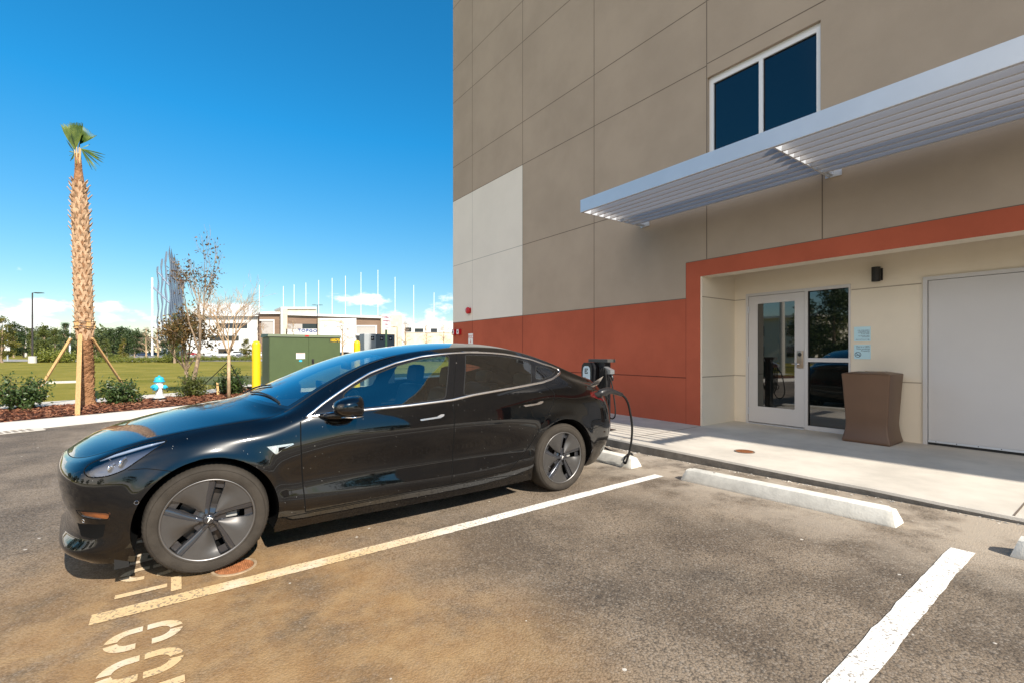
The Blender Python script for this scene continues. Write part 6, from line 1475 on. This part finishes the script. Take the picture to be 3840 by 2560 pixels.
g.build('diagonal_brace', m_scu, t)
# net poles
for i, (x, ty, by) in enumerate([(202, 305, 700), (455, 320, 700), (568, 300, 700), (692, 282, 700), (826, 255, 700), (967, 232, 700), (1107, 210, 700), (1270, 172, 700), (1448, 148, 700), (1628, 222, 700), (1824, 308, 760), (2037, 385, 760)]):
    d = 330; b = at_d(*c5(x, by), d); a = at_d(*c5(x, ty), d); g = MB(); g.tube([(a.x, a.y, 0), (a.x, a.y, a.z)], [.26, .18], 8)
    word = ['first', 'second', 'third', 'fourth', 'fifth', 'sixth', 'seventh', 'eighth', 'ninth (tallest)', 'tenth', 'eleventh', 'twelfth'][i]
    o = g.build('net_pole', m_scw); tag(o, 'tall white net pole behind the low building, %s from the left' % word, 'pole', 'tall white net poles')
# golf venue
YB = 240.0
gb_ = thing('entertainment_building', (75, 265, 0), 'long low white, stone and brown-clad building with blue lettering beyond the parking lot', 'building')
m_gw = mat('venue_white', (0.62, 0.61, 0.585), .8); m_gs = mat('venue_stone', (0.62, 0.52, 0.38), .9, var=.12, vscale=.6); m_gb = mat('brown_cladding', (0.20, 0.135, 0.095), .8, var=.15, vscale=.5, stretch=(.3, .3, 4)); m_gg = mat('grey_shutter', (0.36, 0.33, 0.30), .7)
def vbox(x0, x1, y0, y1, m, name, dy=0.0, th=8.0, f=c5, bot=None, parent=gb_):
    a = at_y(*f(x0, y0), YB + dy); b = at_y(*f(x1, y0), YB + dy); zl = (a.z + b.z) / 2
    c_ = at_y(*f(x0, y1), YB + dy); e_ = at_y(*f(x1, y1), YB + dy); z0a = c_.z if bot is None else bot; z0b = e_.z if bot is None else bot
    g = MB(); g.hexa([(a.x, YB + dy, z0a), (b.x, YB + dy, z0b), (b.x, YB + dy + th, z0b), (a.x, YB + dy + th, z0a), (a.x, YB + dy, a.z), (b.x, YB + dy, b.z), (b.x, YB + dy + th, b.z), (a.x, YB + dy + th, a.z)])
    return g.build(name, m, parent)
vbox(600, 1462, 1020, 1480, m_gw, 'wing', 6, 20, c8, -.5); vbox(600, 1470, 1012, 1022, m_gw, 'roof', 4, 22, c8)
for y0, y1, x0, x1 in ((1105, 1160, 970, 1340), (1250, 1305, 900, 1240), (1400, 1450, 1000, 1180)): vbox(x0, x1, y0, y1, m_bglass, 'window', 5.6, .3, c8)
vbox(205, 440, 608, 990, m_gb, 'cladding', 2, 20, bot=-.5); vbox(212, 436, 588, 610, m_gw, 'roof', .5, 22)
vbox(205, 362, 668, 682, m_gw, 'door_frame', .8, 1); vbox(348, 362, 682, 880, m_gw, 'door_frame', .8, 1); vbox(225, 348, 682, 860, m_gg, 'shutter', 1.2, .5)
vbox(430, 803, 545, 990, m_gs, 'tower', 1, 15, bot=-.5); vbox(428, 803, 537, 556, m_gw, 'roof', .2, 17); vbox(430, 497, 556, 990, m_gs, 'pier', -.6, 3, bot=-.5); vbox(430, 446, 556, 990, m_gw, 'pier_trim', -.9, 3, bot=-.5)
vbox(497, 1484, 640, 990, m_gb, 'cladding', .4, 14, bot=-.5)
a = at_y(*c5(500, 600), YB - 1); b = at_y(*c5(1484, 632), YB - 1); c_ = at_y(*c5(500, 622), YB - 1); e_ = at_y(*c5(1484, 655), YB - 1)
g = MB(); g.hexa([(a.x, YB - 1, c_.z), (b.x, YB - 1, e_.z), (b.x, YB + 16, e_.z), (a.x, YB + 16, c_.z), (a.x, YB - 1, a.z), (b.x, YB - 1, b.z), (b.x, YB + 16, b.z), (a.x, YB + 16, a.z)]); g.build('roof', m_gw, gb_)
vbox(655, 806, 714, 764, m_bglass, 'window', .1, .2); vbox(500, 655, 714, 762, m_gg, 'louvre', .15, .2)
vbox(484, 860, 765, 990, m_gw, 'entrance_wall', -.6, 3, bot=-.5); vbox(822, 1221, 655, 990, m_gw, 'flag_panel', -1.4, 3, bot=-.5); vbox(818, 840, 655, 990, m_gs, 'panel_edge', -1.5, 3.2, bot=-.5)
vbox(1221, 1438, 728, 742, m_gw, 'door_frame', -.2, 1); vbox(1424, 1438, 742, 850, m_gw, 'door_frame', -.2, 1); vbox(1221, 1424, 742, 820, m_gg, 'shutter', .1, .4); vbox(1221, 1440, 820, 834, m_gw, 'canopy', -3, 4); vbox(1225, 1440, 834, 940, m_bglass, 'glazing', .1, .3)
vbox(1482, 1724, 622, 990, m_gs, 'tower', -.8, 15, bot=-.5); vbox(1700, 1724, 630, 990, m_gw, 'tower_edge', -1, 3, bot=-.5)
vbox(1724, 2240, 712, 804, m_gw, 'wing', 2, 14); vbox(1724, 2240, 800, 990, m_gs, 'wing', 2.3, 13, bot=-.5)
for x0, x1, y0, y1 in ((1735, 1800, 752, 795), (1836, 1925, 762, 798), (2005, 2070, 762, 800)): vbox(x0, x1, y0, y1, m_bglass, 'window', 1.8, .3)
# letters and flag mark
lp = at_y(*c5(640, 795), YB - .62); rp = at_y(*c5(868, 795), YB - .62); tp_ = at_y(*c5(640, 766), YB - .62)
m_lblue = mat('sign_blue', (0.03, 0.06, 0.22), .5); hh = (tp_.z - lp.z)
LX0 = at_y(*c5(606, 795), YB - .7).x; LX1 = at_y(*c5(868, 795), YB - .7).x
tmb = text_mb('TOPGOLF', hh * 1.36, lambda u, v, w_: (u, YB - .75 - w_, lp.z + v), .12, align='LEFT', spacing=1.1, extra=.035)
xmax = max(p[0] for p in tmb.v); tmb.v = [(LX0 + p[0] / xmax * (LX1 - LX0), p[1], p[2]) for p in tmb.v]; tmb.build('lettering', m_lblue, gb_, fix=False)
fo = at_y(*c5(880, 780), YB - 1.45); s_ = hh / 4
g = MB(); g.prism([(0, 0), (1.0 * s_, 0), (1.0 * s_, 5 * s_), (5.5 * s_, 7.2 * s_), (1.4 * s_, 9.2 * s_), (0, 9.2 * s_)], lambda a, b, k: (fo.x + a * 1.1, fo.y - .1 - .1 * k, fo.z + b)); g.build('flag_mark', m_gs, gb_)
g = MB()
P_ = [at_y(*c5(x, y), YB - 1.45) for x, y in ((832, 672), (900, 662), (980, 664), (1060, 680), (1095, 700), (1095, 716), (1055, 700), (980, 682), (900, 680), (840, 690))]
g.add([p for p in P_] + [p - Vector((0, .15, 0)) for p in P_], [tuple(range(10)), tuple(range(19, 9, -1))] + [(i, (i + 1) % 10, 10 + (i + 1) % 10, 10 + i) for i in range(10)]); g.build('arc_mark', m_gs, gb_)
# small concrete headwall in the lawn
q_ = at_z(*c4(520, 1150), 0); g = MB(); g.box(q_.x - .9, q_.x + .3, q_.y - .1, q_.y + .5, -.1, .05, bev=.02); tag(g.build('drain_headwall', m_kerb), 'low concrete headwall lying in the lawn left of the palm', 'headwall')
# ------------------------------------------------------------------ what stands behind and beside the camera (seen in glass and paint)
def side_tree(x, y, h, rw, m, label, seed, sh='round'):
    rng = np.random.default_rng(seed); t = thing('tree', (x, y, 0), label, 'tree', 'trees behind the camera'); g = MB(); g.tube([(x, y, -.1), (x, y, h * .7)], [.18, .06], 8); cl = []
    for i in range(34):
        u = rng.random(); a = rng.uniform(0, 2 * PI); rr = rw * math.sqrt(max(.05, 1 - (2 * u - .9) ** 2 * .85)) * rng.uniform(.3, .95); cl.append((x + rr * math.cos(a), y + rr * math.sin(a), h * .18 + h * .78 * u, rw * rng.uniform(.16, .34)))
    g.build('trunk', m_bark, t); n = 5000; c = np.array([cl[i] for i in rng.integers(0, 34, n)]); v = rng.normal(size=(n, 3)); v /= np.linalg.norm(v, axis=1)[:, None]; v *= (rng.random(n) ** .45)[:, None]
    g = MB(); g.leaves(c[:, :3] + v * c[:, 3:4] * 1.25, .13, rng, 0, .55); g.build('crown', m, t, fix=False)
for i, (x, y, h, rw) in enumerate(((-21, 13.2, 5.6, 2.4), (-25, 10.6, 5.2, 2.4), (-19, 21, 5.0, 2.2), (-30, 17.5, 5.4, 2.6), (-32, 27, 6, 2.8), (-26, 3, 5.5, 2.6), (-30, -6, 6, 3), (-24, -20, 6.5, 3.2), (-12, -26, 6, 3), (0, -29, 6.5, 3.4), (12, -27, 6, 3), (24, -30, 7, 3.5))):
    side_tree(x, y, h, rw, (m_leafg, m_leafy)[i % 2], 'leafy tree beyond the lot behind the photographer, %s along the row' % ['first', 'second', 'third', 'fourth', 'fifth', 'sixth', 'seventh', 'eighth', 'ninth', 'tenth', 'eleventh', 'last'][i], 400 + i)
t = thing('apartment_building', (-52, 36, 0), 'cream apartment building across the lot, mirrored in the entrance glass', 'building')
g = MB(); g.box(-60, -46, 24, 50, 0, 5.6); g.build('wall', m_cream, t); g = MB(); g.box(-60.4, -45.6, 23.6, 50.4, 5.6, 5.9); g.build('roof', m_white_st, t)
for y in range(26, 49, 4):
    for z in (.8, 3.4): g = MB(); g.box(-46.02, -45.9, y, y + 1.2, z, z + 1.3); g.build('window', m_bglass, t)

t = thing('utility_pole', (-14, 13.5, 0), 'pale round pole beyond the lot at the far left, mirrored in the glazed door', 'pole')
g = MB(); g.tube([(-14, 13.5, -.1), (-14, 13.5, 9)], [.16, .12], 10); g.build('pole', m_kerb, t)
